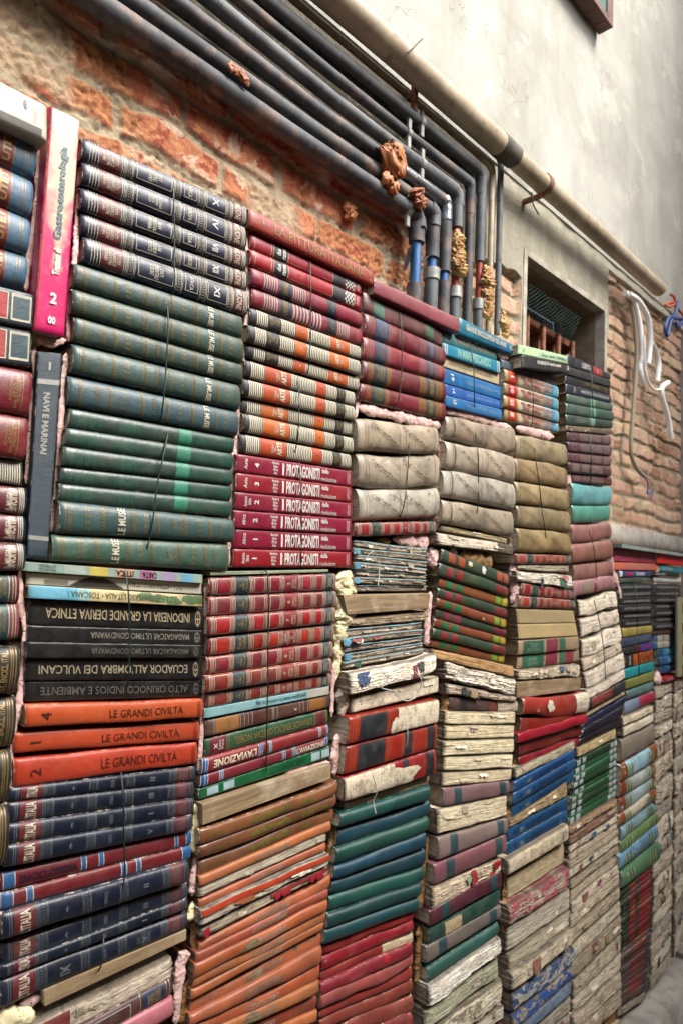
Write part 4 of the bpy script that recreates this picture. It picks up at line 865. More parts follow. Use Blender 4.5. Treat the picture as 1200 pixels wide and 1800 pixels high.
st('plum red book with two teal bands', s_pinkteal('#571c2a'), 754, [1600, 1628], 880, [1530, 1558], -.006)
def s_tgreen(b, i): b.mat = C('#1f463c', .4, .3, dust=.2, wear=.15, wcol='#9a8762'); b.rnd = .35; b.patch(.2, .42, .05, .9, PAPER('#a3906c', '#6b5a3c', .3), .001); b.wob = .15; b.page = PAGED
st('torn dark green cloth book with a missing spine piece', s_tgreen, 749, [1630, 1662], 875, [1560, 1590])
st('mauve grey book with small blue label bands', s_pinkteal('#756a62'), 748, [1663, 1693], 879, [1591, 1613], -.004)
st('narrow pine green cloth book', s_plain('#24564a', .45, .12, dust=.15, coat=.15, weave=True), 748, [1699, 1728], 873, [1620, 1641])
st('large shaggy white paper block near the bottom', rough('#c2bcae', '#857c6c', .004, .12, 260, .25, .2), 751, [1731, 1772], 878, [1644, 1676], -.012)
st('grey green book with curling torn paper', rough('#8f9078', '#5c5c48', .003, .3, 200, .2, .25, patch='#a8a082'), 743, [1774, 1815], 874, [1680, 1716])
st('cream block with a hanging red scrap at the bottom', rough('#a8a089', '#5f5848', .004, .35, 260, .2, .25), 745, [1818, 1862], 880, [1718, 1762], -.006)
st('lowest cream block of the fourth full stack', rough('#aaa28e', '#655c4a', .003, .35, 260, .2, .2), 742, [1864, 1890], 884, [1765, 1790])
# column five
st('pale mint paperback about David Copperfield by the window', s_david, 911, [605, 622], 997, [626, 639], -.03, D=.2)
st('black paperback lettered ROBINSON degli oceani', s_rob, 918, [624, 646], 1001, [639, 656], -.03, D=.2)
st('worn blue grey book with peeling print under the black paperback', s_worn5, 881, [632, 647], 976, [663, 678])
st('{o} of four orange, cream and sky blue animal kingdom books', s_regno, 884, [648, 672, 694, 716, 738], 978, [679, 701, 722, 744, 761], group='animal kingdom books')
st('{o} of five thick tan vellum books, fifth full stack', s_tanbig, (899, 903), [762, 804, 845, 885, 925, 970], (989, 998), [779, 820, 858, 897, 937, 976], group='thick pale vellum books')
st('red and white worn volume under the tan vellum books', s_anim_small, 904, [972, 991], 1000, [977, 992])
st('grey cardboard slab under the upper red and white volume', rough('#8c8670', '#55503f', .0025, .3, 200, .1, .15), 906, [992, 1002], 1000, [993, 1008])
st('shredded grey white paper roll beside the pink books', rough('#b7b09f', '#4c453a', .0045, .3, 260, .3, .3), 906, [1003, 1022], 1003, [1010, 1036], -.006)
st('{o} of two tilted red and white banded volumes, fifth stack', s_anim_small, (914, 908), [1023, 1046, 1068], 1008, [1038, 1055, 1071], group='tilted red and white volumes')
def s_tan(b, i): b.mat = C(['#98835c', '#b39d68'][i], .65, .15, dust=.3); b.rnd = .06; b.pw = 8; b.page = PAGED
st('{o} of two flat tan cardboard spines', s_tan, (907, 912), [1070, 1097, 1124], (1007, 1015), [1073, 1095, 1118], group='flat tan spines')
st('{o} of two spines with torn green and maroon labels', s_patchgm, (911, 907), [1126, 1153, 1177], 1016, [1118, 1141, 1163], group='spines with torn green and maroon labels')
st('black cracked paper mass above the small plank', rough('#a89c86', '#262019', .0055, .6, 200, .3, .3), 907, [1178, 1197], 1017, [1165, 1189], -.004)
st('{o} of two shredded scarlet books with cream scraps', s_shred, (916, 911), [1229, 1260, 1287], 1029, [1216, 1254, 1264], -.012, group='shredded scarlet books')
def s_gloss(b, i): s_shred(b, 2)
st('glossy scarlet slab drooping over the darker red books', s_gloss, 910, [1289, 1306], 1029, [1256, 1272], -.02)
def s_dred(b, i): s_shred(b, 3+i)
st('{o} of two dark red worn spines above the blue atlases', s_dred, 910, [1307, 1329, 1349], (1020, 1013), [1273, 1294, 1311], group='dark red worn spines')
st('grey brown scrap layer above the blue atlases', rough('#948a72', '#4c4434', .003, .35, 200, .1, .2), 904, [1351, 1371], 1010, [1300, 1316])
st('{o} of three upper blue atlas volumes', s_atl, (903, 897), [1374, 1394, 1416, 1440], 1009, [1316, 1332, 1350, 1371], group='blue atlas volumes')
st('crumbling brown layer between the blue atlas volumes', rough('#8a7654', '#3f3220', .004, .4, 260, .1, .2), 893, [1441, 1455], 996, [1373, 1400])
st('{o} of two lower blue atlas volumes', s_atl, 889, [1456, 1481, 1508], 995, [1401, 1422, 1445], group='blue atlas volumes')
st('rounded linen backed paper book under the blue atlases', rough('#b3a68c', '#85765c', .002, .3, 80, .5, .15, kind='linen'), 887, [1509, 1540], 994, [1446, 1477], -.008)
st('flat tan board spine with rust spots', rough('#9a8c6e', '#83744f', .001, .3, 40, .06, .05, patch='#8a5a30', pth=.68), 890, [1542, 1584], 991, [1479, 1518])
st('frayed pink and grey book with red threads', rough('#8f7a6d', '#4c3c34', .0035, .35, 200, .35, .2, patch='#8c4448', pth=.5), 889, [1590, 1629], 996, [1520, 1557], -.01)
st('stitched paper block with pale cords', rough('#a9a08d', '#6b6252', .002, .25, 380, .1, .15), 889, [1632, 1678], 1000, [1558, 1597], -.006)
st('paper block with thick whitened top edge', rough('#a39a82', '#6a614c', .0025, .25, 420, .08, .1), 893, [1679, 1707], 1002, [1598, 1627], -.004)
st('cream book with a cobalt blue scrap near its middle', rough('#a89c84', '#61584a', .003, .3, 200, .3, .2, patch='#24457a', pth=.62), 896, [1710, 1745], 1004, [1629, 1660], -.008)
st('book with faded blue and rust bands', rough('#8a8a86', '#44505c', .002, .3, 60, .35, .15, patch='#2c4666', pth=.5), 896, [1747, 1782], 1006, [1662, 1693])
st('worn book with cobalt blue centre near the bottom', rough('#7c7668', '#3c3c3c', .002, .3, 90, .35, .15, patch='#1f4280', pth=.47), 897, [1784, 1812], 1004, [1695, 1719])
st('slate blue narrow roll near the bottom of the fifth stack', rough('#56677a', '#3c4650', .0015, .3, 60, .4, .12, patch='#8a8a78', pth=.62), 897, [1814, 1838], 1001, [1721, 1746])
st('{o} of two grey fibrous blocks at the bottom of the fifth stack', rough(['#8a8273', '#938a79'], '#4f483d', .003, .35, 200, .2, .2), 896, [1840, 1870, 1895], 1001, [1748, 1778, 1800], group='grey fibrous blocks')
# column six
st('{o} of four dark books topping the sixth stack beside the window', s_dark6, (996, 992), [622, 643, 658, 674, 691], (1071, 1073), [657, 668, 681, 695, 709], group='dark books by the window', D=.17)
st('{o} of three dark green small books with pale labels', s_dgreen, 993, [691, 708, 728, 747], 1075, [709, 723, 740, 753], group='dark green small books')
st('thin brown worn book above the purple encyclopaedias', s_plain('#5c4c3c', .2, .1, dust=.4, wear=.3), 995, [748, 757], 1073, [754, 764])
st('{o} of five purple brown encyclopaedias with pale lettering', s_cur, (995, 999), [758, 776, 794, 812, 831, 847], (1071, 1072), [765, 783, 802, 820, 838, 854], group='purple brown encyclopaedias')
st('{o} of two thick turquoise books', s_turq, (1000, 1001), [848, 888, 921], (1070, 1067), [855, 888, 918], group='thick turquoise books')
st('{o} of four dusty rose cloth books below the turquoise ones', s_pinkbr, (1000, 1005), [922, 956, 991, 1022, 1050], (1067, 1075), [919, 949, 983, 1011, 1036], group='dusty rose cloth books')
st('{o} of six whitish wrinkled paper books with a green cord', s_cream6, (1010, 1030), [1054, 1086, 1122, 1157, 1182, 1212, 1231], (1080, 1098), [1038, 1069, 1096, 1128, 1146, 1176, 1193], group='whitish wrinkled books')
st('narrow red and charcoal book under the wrinkled white books', s_reddark, 1030, [1233, 1250], 1097, [1195, 1213])
st('thin wooden looking board above the navy books', rough('#988c74', '#6d6350', .001, .2, 60, .05, .05), 1029, [1252, 1262], 1098, [1214, 1221])
st('{o} of three navy blue drooping books', s_navy3, (1026, 1015), [1266, 1282, 1297, 1312], (1098, 1084), [1223, 1240, 1260, 1278], group='navy blue drooping books')
st('tan worn board between navy and green books', rough('#94815a', '#5f5236', .002, .3, 60, .1, .1), 1013, [1313, 1333], 1082, [1279, 1298])
st('{o} of nine thin green books with white end squares', s_grw, (1011, 998), [1336, 1350, 1364, 1376, 1388, 1401, 1413, 1425, 1438, 1453], (1082, 1080), [1299, 1311, 1321, 1334, 1345, 1356, 1367, 1377, 1388, 1400], group='thin green books with white squares')
st('{o} of two bark brown weathered rolls', rough(['#8d7256', '#6f4f3e'], '#3f2f24', .0035, .4, 160, .4, .2), 998, [1454, 1468, 1486], 1082, [1402, 1414, 1430], group='bark brown rolls')
st('{o} layer down of the long weathered grey paper pile, sixth stack', rough(['#b5aa93', '#a89b83', '#9a8d76', '#b0a68f', '#8c8069', '#a39880'], '#544838', .0032, .35, 360, .25, .2, patch=[None, None, '#3a3d42', None, None, '#3a4044'], pth=.63), (998, 1003), [1487, 1501, 1514, 1530, 1546, 1564, 1584, 1607, 1632, 1659, 1690, 1722, 1756, 1784, 1815, 1850], (1084, 1090), [1431, 1443, 1455, 1468, 1482, 1497, 1514, 1533, 1556, 1580, 1606, 1638, 1672, 1704, 1736, 1768], group='weathered grey paper pile')
# column seven and eight, beyond the step in the wall
st('thick salmon pink book on top of the far low stack', s_plain('#c04a5a', .1, .03, dust=.15), 1078, [963, 987], 1153, [967, 991])
st('bright red book at the far right end of the low stack', s_plain('#d8101a', .1, .03, dust=.08, coat=.2), 1155, [966, 991], 1199, [976, 995], -.01)
st('orange pink book under the thick salmon book', s_lab('#d06a50', '#b5988a', ['LE TESTE DURE']), 1080, [988, 1002], 1155, [991, 1003])
st('light turquoise book below the bright red one', s_lab('#23848f', '#a5cfd0', ['LA VITA DEL MARE'], uu=(.08, .5)), 1158, [993, 1004], 1200, [997, 1008])
def s_blab(b, i): b.mat = C('#143a7c', .35, .15); b.rnd = .3; b.patch(.02, .1, 0, 1, WHITE); b.patch(.2, .42, .2, .8, C('#a01438')); b.text('CLASSICI', .5, .78, .25, .8, WHITE, 0, .04); b.patch(.94, 1, 0, 1, C('#a85a48'))
st('small blue book with a red label, far low stack', s_blab, 1085, [1003, 1015], 1142, [1004, 1014])
st('thin black paperback over the white roll at far right', s_lab('#14181c', '#c9c9c4', ['NAVI E VELE'], uu=(.12, .45)), 1144, [1004, 1012], 1194, [1008, 1015])
st('thin mottled green book above black paperbacks', s_plain('#3f4f40', .15, .1, dust=.4, wear=.3), 1083, [1016, 1024], 1143, [1015, 1024])
st('white rolled paperback at far right above black books', s_plain('#b3b6b4', .4, .06, dust=.2), 1146, [1013, 1023], 1194, [1016, 1026])
st('{o} of six black paperbacks with white type, nearer far pile', s_blk7, (1083, 1091), [1026, 1038, 1051, 1064, 1077, 1090, 1103], (1146, 1145), [1025, 1037, 1049, 1061, 1074, 1087, 1099], group='black paperbacks with white type')
st('{o} of seven black paperbacks with white type, farthest pile', s_blk7, 1147, [1026, 1038, 1049, 1060, 1072, 1084, 1096, 1107], (1195, 1193), [1027, 1038, 1049, 1060, 1071, 1082, 1093, 1104], group='black paperbacks with white type')
st('mustard yellow book beneath the nearer black paperbacks', s_plain('#9c9040', .3, .04, dust=.25), 1092, [1104, 1122], 1144, [1099, 1113])
st('thin brown book beneath the farthest black paperbacks', s_plain('#4a3424', .1), 1145, [1108, 1115], 1189, [1105, 1113])
st('slate blue book with faded silver print under the mustard one', s_lab('#2c3f5c', '#6d7a84', ['STORIA DEL MONDO'], uu=(.25, .9)), 1094, [1123, 1138], 1145, [1114, 1127])
st('{o} of two blue and cream numbered books at far right', s_bw8, 1149, [1116, 1129, 1141], 1187, [1113, 1125, 1136], group='blue and cream numbered books')
def s_brb(b, i): b.mat = C('#1c1c20', .38); b.rnd = .1; b.patch(.4, .55, 0, 1, C('#5c1424')); b.patch(.56, 1, 0, 1, C('#1d3f9c')); b.text('NATURA', .6, .92, .3, .75, INK('#b0224c'), 0, .04, .001)
st('black and royal blue book over the orange savanna book', s_brb, 1096, [1139, 1151], 1146, [1128, 1141])
st('black and orange savanna book with acacia silhouette', s_zeb, 1098, [1152, 1175], 1147, [1142, 1161])
st('{o} of three blue travel books at the far right', s_trav, (1154, 1157), [1141, 1156, 1170, 1185], 1192, [1136, 1149, 1164, 1178], group='blue travel books far right')
st('vivid turquoise book under the savanna book', s_plain('#0f8c96', .12, .04, dust=.08), 1097, [1177, 1194], 1149, [1163, 1178])
st('olive green book under the vivid turquoise one', s_plain('#7a8340', .12, .04, dust=.2), 1099, [1196, 1212], 1149, [1179, 1195])
st('scarlet thin book tilted at the far right edge', s_lab('#a80f18', '#d8a8a0', ['ROMANZI'], uu=(.1, .5)), 1167, [1192, 1200], 1200, [1184, 1192], -.01)
st('scraped teal grey roll under the olive book', s_plain('#4f7272', .4, .1, dust=.4, wear=.35), 1099, [1213, 1231], 1144, [1197, 1213])
def s_redblue(b, i): b.mat = C('#7888a0', .45, .3, dust=.3, wear=.2); b.rnd = .4; b.patch(.45, 1, 0, 1, C('#a01c34', .4, .3, wear=.3, wcol='#9aa5b5'), .0008)
st('flaking red and pale blue book, far stack', s_redblue, 1094, [1235, 1258], 1147, [1215, 1233])
st('{o} of two cream paper rolls above the thick taupe book', rough(['#b3a68c', '#b5ab98'], '#85795f', .002, .2, 200, .45, .2), 1091, [1260, 1278, 1297], 1145, [1239, 1253, 1270], group='cream paper rolls')
st('thick taupe cloth book above the flowered ones', s_plain('#85786a', .25, .08, dust=.35, weave=True), 1088, [1298, 1340], 1147, [1272, 1306])
st('{o} of eight peeling flowered books in the far stack', s_flor, 1086, [1343, 1375, 1402, 1433, 1453, 1478, 1504, 1530, 1562], (1149, 1152), [1308, 1337, 1362, 1385, 1405, 1426, 1449, 1475, 1514], group='peeling flowered books')
st('{o} of ten thin green and red striped books', s_grst, (1093, 1093), lin(1566, 1667, 10), (1150, 1145), lin(1519, 1625, 10), group='thin green and red striped books')
st('{o} of nine thin brown red books at the foot of the far stack', s_rbst, (1093, 1082), lin(1668, 1772, 9), (1145, 1134), lin(1626, 1738, 9), group='thin brown red books')
st('cream block at the very foot of the far stack', rough('#8d8270', '#5a5145', .002, .3), 1083, [1773, 1790], 1133, [1739, 1757])
R8 = ['#9a8f7c', '#a59b88', '#8d8272', '#b0a792', '#948b7c']
st('{o} down of the pale frayed books in the second last pile', rough(R8, '#5f5648', .004, .3, 260, .25, .3), (1149, 1140), [1206, 1230, 1256, 1277, 1300, 1337, 1377, 1420, 1450, 1490, 1516, 1550, 1583, 1612, 1640, 1664, 1690, 1718, 1744], (1180, 1176), [1196, 1218, 1242, 1262, 1282, 1316, 1352, 1392, 1420, 1456, 1480, 1510, 1541, 1568, 1594, 1616, 1640, 1666, 1692], group='pale frayed books')
st('{o} down of the grey frayed books in the last narrow pile', rough(R8[::-1], '#565044', .004, .35, 260, .25, .3), (1181, 1180), [1195, 1218, 1246, 1272, 1302, 1334, 1368, 1404, 1440, 1478, 1516, 1556, 1598, 1640, 1684], (1198, 1197), [1190, 1210, 1236, 1260, 1288, 1318, 1350, 1384, 1418, 1454, 1490, 1528, 1568, 1608, 1650], group='grey frayed books')

# ---------------------------------------------------------------- wooden boards between the books
def plank(label, TL, TR, BL, BR, y=-.004, ext=None, m=None, D=.15, name='wooden_plank'):
    b = Book(TL, TR, BL, BR, y, D); b.gap = 0
    if ext: b.ext(ext)
    mb = MB(); n = 10; m = m or WOOD(); L, T = b.L, b.T; e = .0012
    prof = [(0, D), (0, e), (e/T, 0), (.25, 0), (.5, 0), (.75, 0), (1-e/T, 0), (1, e), (1, D)]; cum = [0, D, D, D+.25*T, D+.5*T, D+.75*T, D+T, D+T, 2*D+T]
    P = lambda i, j: b.P(i/n, prof[j][0], prof[j][1]+.0006*nz(i*1.3, j))
    mb.grid(P, n+1, 9, m, lambda i, j: (i/n*L, cum[j]), False)
    for i in (0, n): mb.add([P(i, j) for j in (0, 1, 2, 6, 7, 8)], [(0, 1, 2, 3, 4, 5)], m, [(v*.02, d*.2) for v, d in ((0, D), (0, 0), (0, 0), (T, 0), (T, 0), (T, D))], False)
    o = mb.build(name, None, b.q[2].copy()); tag(o, label, 'plank'); return o
plank('layered plywood board under the battered navy volumes', (77, 1741), (328, 1634), (80, 1770), (327, 1653))
plank('long pale timber plank between the green book and brown volumes', (356, 1414), (582, 1343), (357, 1451), (581, 1369), -.01)
plank('thin greenish board on top of the red animal volumes', (370, 1005), (577, 1001), (371, 1012), (577, 1006), .0, m=WOOD('#7d8468', '#4c543f'))
plank('short weathered plank between the frayed taped paper layers', (603, 1046), (755, 1043), (611, 1081), (752, 1070), -.012)
plank('small grey plank above the shredded scarlet books', (907, 1199), (1020, 1191), (909, 1227), (1019, 1213), -.01)
# ---------------------------------------------------------------- the building behind
WY = .2; XE = 3.68
Z = lambda px, py, Y=WY: at(px, py, Y).z
X = lambda px, py, Y=WY: at(px, py, Y).x
wx0, wz1 = X(914, 454), Z(914, 454); wx1 = X(1050, 549); wz0 = CZ+.28
def ss(a, b, x): t = min(1, max(0, (x-a)/(b-a))); return t*t*(3-2*t)
def wall_h(x, z):
    zr = z-CZ; right = ss(1.5, 1.9, x)
    wz_ = z+.022*nz(x*3, z*3, 4)+.010*nz(x*10, z*10, 2); wx_ = x+.03*nz(x*5, z*5, 9)+.008*nz(x*20, z*20, 9)
    ch = .082 if x < 1.6 else .064; bl = .27 if x < 1.6 else .19
    row = math.floor(wz_/ch); fz = wz_/ch-row
    off = (row*.5+.23*nz(row*3.7, 1.1))*bl; col = math.floor((wx_+off)/bl); fx = (wx_+off)/bl-col
    rnd = (math.sin(row*127.1+col*311.7)*43758.5453) % 1
    dz_ = min(fz, 1-fz)*ch; dx_ = min(fx, 1-fx)*bl; e = .010+.009*nz(x*13, z*13, 5)
    m = ss(e*.5, e*(1.5-.3*right), min(dz_, dx_)); 
    ero = ss(.08, .32, nz(x*3.1+4, z*4.2, 11)+.25*nz(x*14, z*14, 3))
    if rnd < .18: ero = max(ero, .7)
    sm = ss(.05, .3, nz(x*2.7+9, z*3.3, 31)+.3*nz(x*11, z*11, 7))*(1-.6*right); h = lerp(m*(.004+.005*rnd)*(1+.3*right), .007, sm)+.0036*fr(x*16, z*16, 1, 5)*(1-.3*right)
    h += ero*(.0065*fr(x*70, z*70, 8, 4)-.004)+.0022*fr(x*110, z*110, 2, 3)
    # plaster mask
    j = .03*nz(x*5, z*5, 21)+.012*nz(x*22, z*22, 3)
    pl = 0.0
    if zr > 1.335+j*.2: pl = 1
    elif x < 1.78 and zr > 1.0+.02*(x < 1)+j: pl = 1
    elif 1.7 < x < 2.74+j and zr > (1.04 if x < 2.05 else 1.0)+j: pl = 1
    elif wx0-.035 < x < wx1+.04+j*.2 and zr < 1.18: pl = .6
    if pl: h = .024+.0035*fr(x*7, z*7, 4, 4)+.001*fr(x*60, z*60, 2, 3)
    return h, m*(1-.75*sm), rnd, ero, pl
def wall_mat():
    s = NT('brick_and_lime'); v = s.vec('Object', rand=False)
    A = lambda n_: (lambda q: (setattr(q, 'attribute_name', n_), q.outputs['Fac'])[1])(s.n('ShaderNodeAttribute'))
    bk, rn, er, pl, rt = A('bk'), A('rn'), A('er'), A('pl'), A('rt')
    big = s.noise(v, 5, 6, .65, .3); mid = s.noise(v, 22, 7, .7, .3); fine = s.noise(v, 150, 5, .7)
    red = s.mix(s.ramp(rn, 0, 1), hx('#8c4028'), hx('#a3684a')); red = s.mix(s.ramp(mid, .42, .62), red, hx('#b0764c')); red = s.mix(s.ramp(s.noise(v, 12, 8, .7), .53, .56), red, hx('#87402a'))
    tan = s.mix(s.ramp(rn, 0, 1), hx('#b58c70'), hx('#c7ab88')); tan = s.mix(s.ramp(mid, .45, .65), tan, hx('#b8887a')); tan = s.mix(s.ramp(fine, .55, .75), tan, hx('#947c66'))
    br = s.mix(rt, red, tan)
    lime = s.mix(s.ramp(fine, .3, .7), hx('#b09a80'), hx('#c4b49a'))
    lf = s.ramp(s.noise(v, 8, 9, .66, .5), .54, .58); br = s.mix(s.math('MULTIPLY', lf, .8), br, lime)
    crum = s.mix(s.ramp(s.noise(v, 60, 5, .7), .4, .6), hx('#84502f'), hx('#ac764a')); crum = s.mix(s.math('MULTIPLY', rt, .8), crum, hx('#94745a'))
    br = s.mix(s.math('MULTIPLY', er, s.ramp(s.noise(v, 9, 7), .42, .5)), br, crum)
    mo = s.mix(s.ramp(mid, .35, .65), hx('#877960'), hx('#a4967c'))
    c = s.mix(bk, mo, br)
    p = s.mix(s.ramp(big, .35, .65), hx('#8c8674'), hx('#b0aa96')); p = s.mix(s.ramp(s.noise(s.vec('Object', (8, 8, 1.2), False), 1.0, 6, .7), .42, .66), p, hx('#8c8774')); p = s.mix(s.ramp(fine, .6, .8), p, hx('#6a6352'))
    gr = A('gr'); p = s.mix(s.math('MULTIPLY', gr, s.ramp(s.noise(v, 9, 6, .7), .25, .5)), p, hx('#564c3e')); c = s.mix(pl, c, p)
    c = s.mix(s.math('MULTIPLY', s.ramp(s.noise(v, 320, 3, .8), .62, .70), .35), c, hx('#54412f'))
    s.l(c, s.b.inputs['Base Color']); s.b.inputs['Roughness'].default_value = .93
    s.bump(mid, .5, .006); s.bump(fine, .9, .005); s.bump(s.noise(v, 420, 4, .7), .8, .002); return s.m
def build_wall():
    sx = .006; xs = list(np.arange(.1, 1.65, .0036))+list(np.arange(1.65, XE+sx, sx)); zs = list(np.arange(CZ+.0, CZ+.58, .008))+list(np.arange(CZ+.58, CZ+1.372, .0038))
    vs, at_ = [], {k: [] for k in ('bk', 'rn', 'er', 'pl', 'rt', 'gr')}
    for x in xs:
        for z in zs:
            h, m, r, e, p = wall_h(x, z)
            if wx0-.02 < x < wx1+.02 and wz0-.02 < z < wz1+.02: pass
            vs.append((x, WY-h, z)); at_['bk'].append(m); at_['rn'].append(r); at_['er'].append(e); at_['pl'].append(p); at_['gr'].append((1-ss(1.62, 1.8, x))*ss(.97, 1.02, z-CZ)*(1-ss(1.30, 1.36, z-CZ))); at_['rt'].append(ss(1.3, 1.9, x))
    nz_ = len(zs); fs = []
    for i in range(len(xs)-1):
        for j in range(nz_-1):
            if wx0 < xs[i] < wx1-sx*.0 and wz0 < zs[j] < wz1: continue
            a = i*nz_+j; fs.append((a, a+nz_, a+nz_+1, a+1))
    me = bpy.data.meshes.new('brickwork'); me.from_pydata(vs, [], fs); me.polygons.foreach_set('use_smooth', [True]*len(fs))
    for k, d in at_.items(): q = me.attributes.new(k, 'FLOAT', 'POINT'); q.data.foreach_set('value', d)
    me.materials.append(wall_mat()); return link(bpy.data.objects.new('brickwork', me))
wall = empty('building', (0, WY, 0)); tag(wall, 'old brick and lime plaster house wall behind the stacked books', 'building')
def child(o, p): o.parent = p; o.matrix_parent_inverse = Matrix.Translation(p.matrix_world.translation if False else p.location).inverted(); return o
child(build_wall(), wall)
def plaster():
    s = NT('lime_plaster'); v = s.vec('Object', rand=False)
    c = s.mix(s.ramp(s.noise(v, 2.2, 7, .62, .3), .38, .62), hx('#8f8d83'), hx('#a6a49a'))
    c = s.mix(s.math('MULTIPLY', s.ramp(s.noise(s.vec('Object', (7, 7, .8), False), 1.0, 6, .7), .5, .68), .5), c, hx('#8a8675'))
    c = s.mix(s.math('MULTIPLY', s.ramp(s.noise(v, 5, 8, .7), .56, .6), .5), c, hx('#b0ada0'))
    vo = s.n('ShaderNodeTexVoronoi', feature='DISTANCE_TO_EDGE'); vo.inputs['Scale'].default_value = 2.3
    dv = s.n('ShaderNodeVectorMath', operation='ADD'); s.l(v, dv.inputs[0]); nn = s.n('ShaderNodeTexNoise'); nn.inputs['Scale'].default_value = 4; nn.inputs['Detail'].default_value = 6; s.l(v, nn.inputs['Vector']); s.l(nn.outputs['Color'], dv.inputs[1]); s.l(dv.outputs[0], vo.inputs['Vector'])
    cr = s.math('MULTIPLY', s.math('SUBTRACT', 1.0, s.ramp(vo.outputs['Distance'], 0.0, .006)), s.ramp(s.noise(v, 1.6, 3), .5, .56))
    c = s.mix(s.math('MULTIPLY', cr, .3), c, hx('#5c584c'))
    sp = s.ramp(s.noise(v, 90, 5, .8), .62, .68); c = s.mix(s.math('MULTIPLY', sp, .35), c, hx('#7d7868'))
    s.l(c, s.b.inputs['Base Color']); s.b.inputs['Roughness'].default_value = .92
    s.bump(s.noise(v, 160, 6, .75), .8, .003); s.bump(s.noise(v, 14, 6, .6), .4, .008); s.bump(s.math('MULTIPLY', cr, -1.0), .6, .003); return s.m
PLM = plaster(); _unused = (lambda *a, **k: None)('lime_plaster', '#9c9784', '#bab5a2', .9, 2.2, 90, .25, .5, col3='#c6c2b0', t3=(.52, .72), s3=5)
PLD = STUFF('grey_cement', '#77726a', '#9a958a', .9, 9, 150, .4, .5, col3='#5c5850', t3=(.6, .75), s3=40)
BRK = STUFF('old_brick', '#7d5138', '#9a7657', .95, 12, 120, .5, .5)
mb = MB(); z0 = CZ+1.372
xs = [-1.6+i*.06 for i in range(int((XE+1.6)/.06)+2)]; zs = [z0+i*.06 for i in range(70)]
mb.grid(lambda i, j: (min(xs[i], XE), WY-.032-.006*fr(xs[i]*2, zs[j]*2, 3, 4)-.002*nz(xs[i]*9, zs[j]*9)+(.012 if j == 0 else 0), zs[j]-(.0 if j else .0)), len(xs), len(zs), PLM)
mb.grid(lambda i, j: (min(xs[i], XE), WY-(.03 if j else 0), z0), len(xs), 2, PLM)
child(mb.build('upper_plaster'), wall)
mb = MB(); mb.box((-1.6, WY-.004, 0), (.1, WY+.2, z0), BRK); mb.box((.1, WY, 0), (XE, WY+.2, CZ), BRK); child(mb.build('lower_brickwork'), wall)
# window recess
win = empty('window', (wx0, WY, wz0)); win.parent = wall; win.matrix_parent_inverse = Matrix.Translation(wall.location).inverted()
def wchild(o): o.parent = win; o.matrix_parent_inverse = Matrix.Translation(win.location).inverted(); return o
mb = MB(); d = .2; t = .022
for a, c in (((wx0-t, WY-.028, wz0), (wx0, WY+.012, wz1+t)), ((wx1, WY-.030, wz0), (wx1+t, WY+.012, wz1+t)), ((wx0, WY-.029, wz1), (wx1, WY+.012, wz1+t))): mb.box(a, c, STUFF('pale_render', '#8a8474', '#a8a292', .9, 14, 160, .4, .4))
wchild(mb.build('frame'))
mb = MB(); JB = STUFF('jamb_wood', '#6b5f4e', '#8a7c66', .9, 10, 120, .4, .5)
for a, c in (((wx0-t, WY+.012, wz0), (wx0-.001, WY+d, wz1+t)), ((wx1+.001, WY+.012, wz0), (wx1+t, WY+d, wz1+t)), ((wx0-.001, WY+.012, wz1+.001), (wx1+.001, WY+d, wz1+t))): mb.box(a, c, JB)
wchild(mb.build('jamb'))
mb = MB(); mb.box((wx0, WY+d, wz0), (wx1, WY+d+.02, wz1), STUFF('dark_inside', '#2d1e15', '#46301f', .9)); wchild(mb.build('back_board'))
RST = STUFF('rusty_iron', '#6d422c', '#96644a', .85, 40, 200, .5, .6, col3='#8a5c40', t3=(.62, .7))
for k in range(5):
    x = wx0+.06+k*.125; mb = MB(); mb.tube([(x, WY+.075, wz0), (x, WY+.075, wz1-.13)], .010, RST, 8, rough=.1); mb.box((x+.03, WY+.11, wz0), (x+.075, WY+.14, wz1-.15), RST); wchild(mb.build('bar'))
mb = MB(); mb.box((wx0, WY+.085, wz1-.15), (wx1-.03, WY+.15, wz1-.125), RST); wchild(mb.build('lintel_beam'))
NET = INK('#4a7d72', fade=.4)
mb = MB(); U = Vector((wx1-wx0-.12, .0, -.02)); nU, nV = 46, 12
def netp(a, c): 
    s_ = a/nU; q = c/nV; return Vector((wx0+.004+(wx1-wx0-.12)*s_, WY+.02+.05*q+.002*nz(a*.5, c*.5), wz1-.05-.09*q-.012*math.sin(q*3.1)-.006*nz(a*.2, c*.3, 4)))
for a in range(nU):
    for c in range(nV):
        if (a+c) % 2: continue
        p = netp(a, c)
        for da, dc in ((1, 1), (-1, 1), (1, -1), (-1, -1)):
            if 0 <= a+da <= nU and 0 <= c+dc <= nV: mb.tube([p, netp(a+da, c+dc)], 0.0012, NET, 4, False)
wchild(mb.build('safety_net'))
WIRE = INK('#8a8478', .6)
mb = MB()
for a in range(9):
    for c in range(8):
        x, z = wx0+.02+a*.06, wz0+c*.055
        for dx in (-.03, .03): mb.tube([(x, WY+.14, z), (x+dx, WY+.14, z+.0275)], .0011, WIRE, 3, False); mb.tube([(x+dx, WY+.14, z+.0275), (x, WY+.14, z+.055)], .0011, WIRE, 3, False)
wchild(mb.build('wire_mesh'))
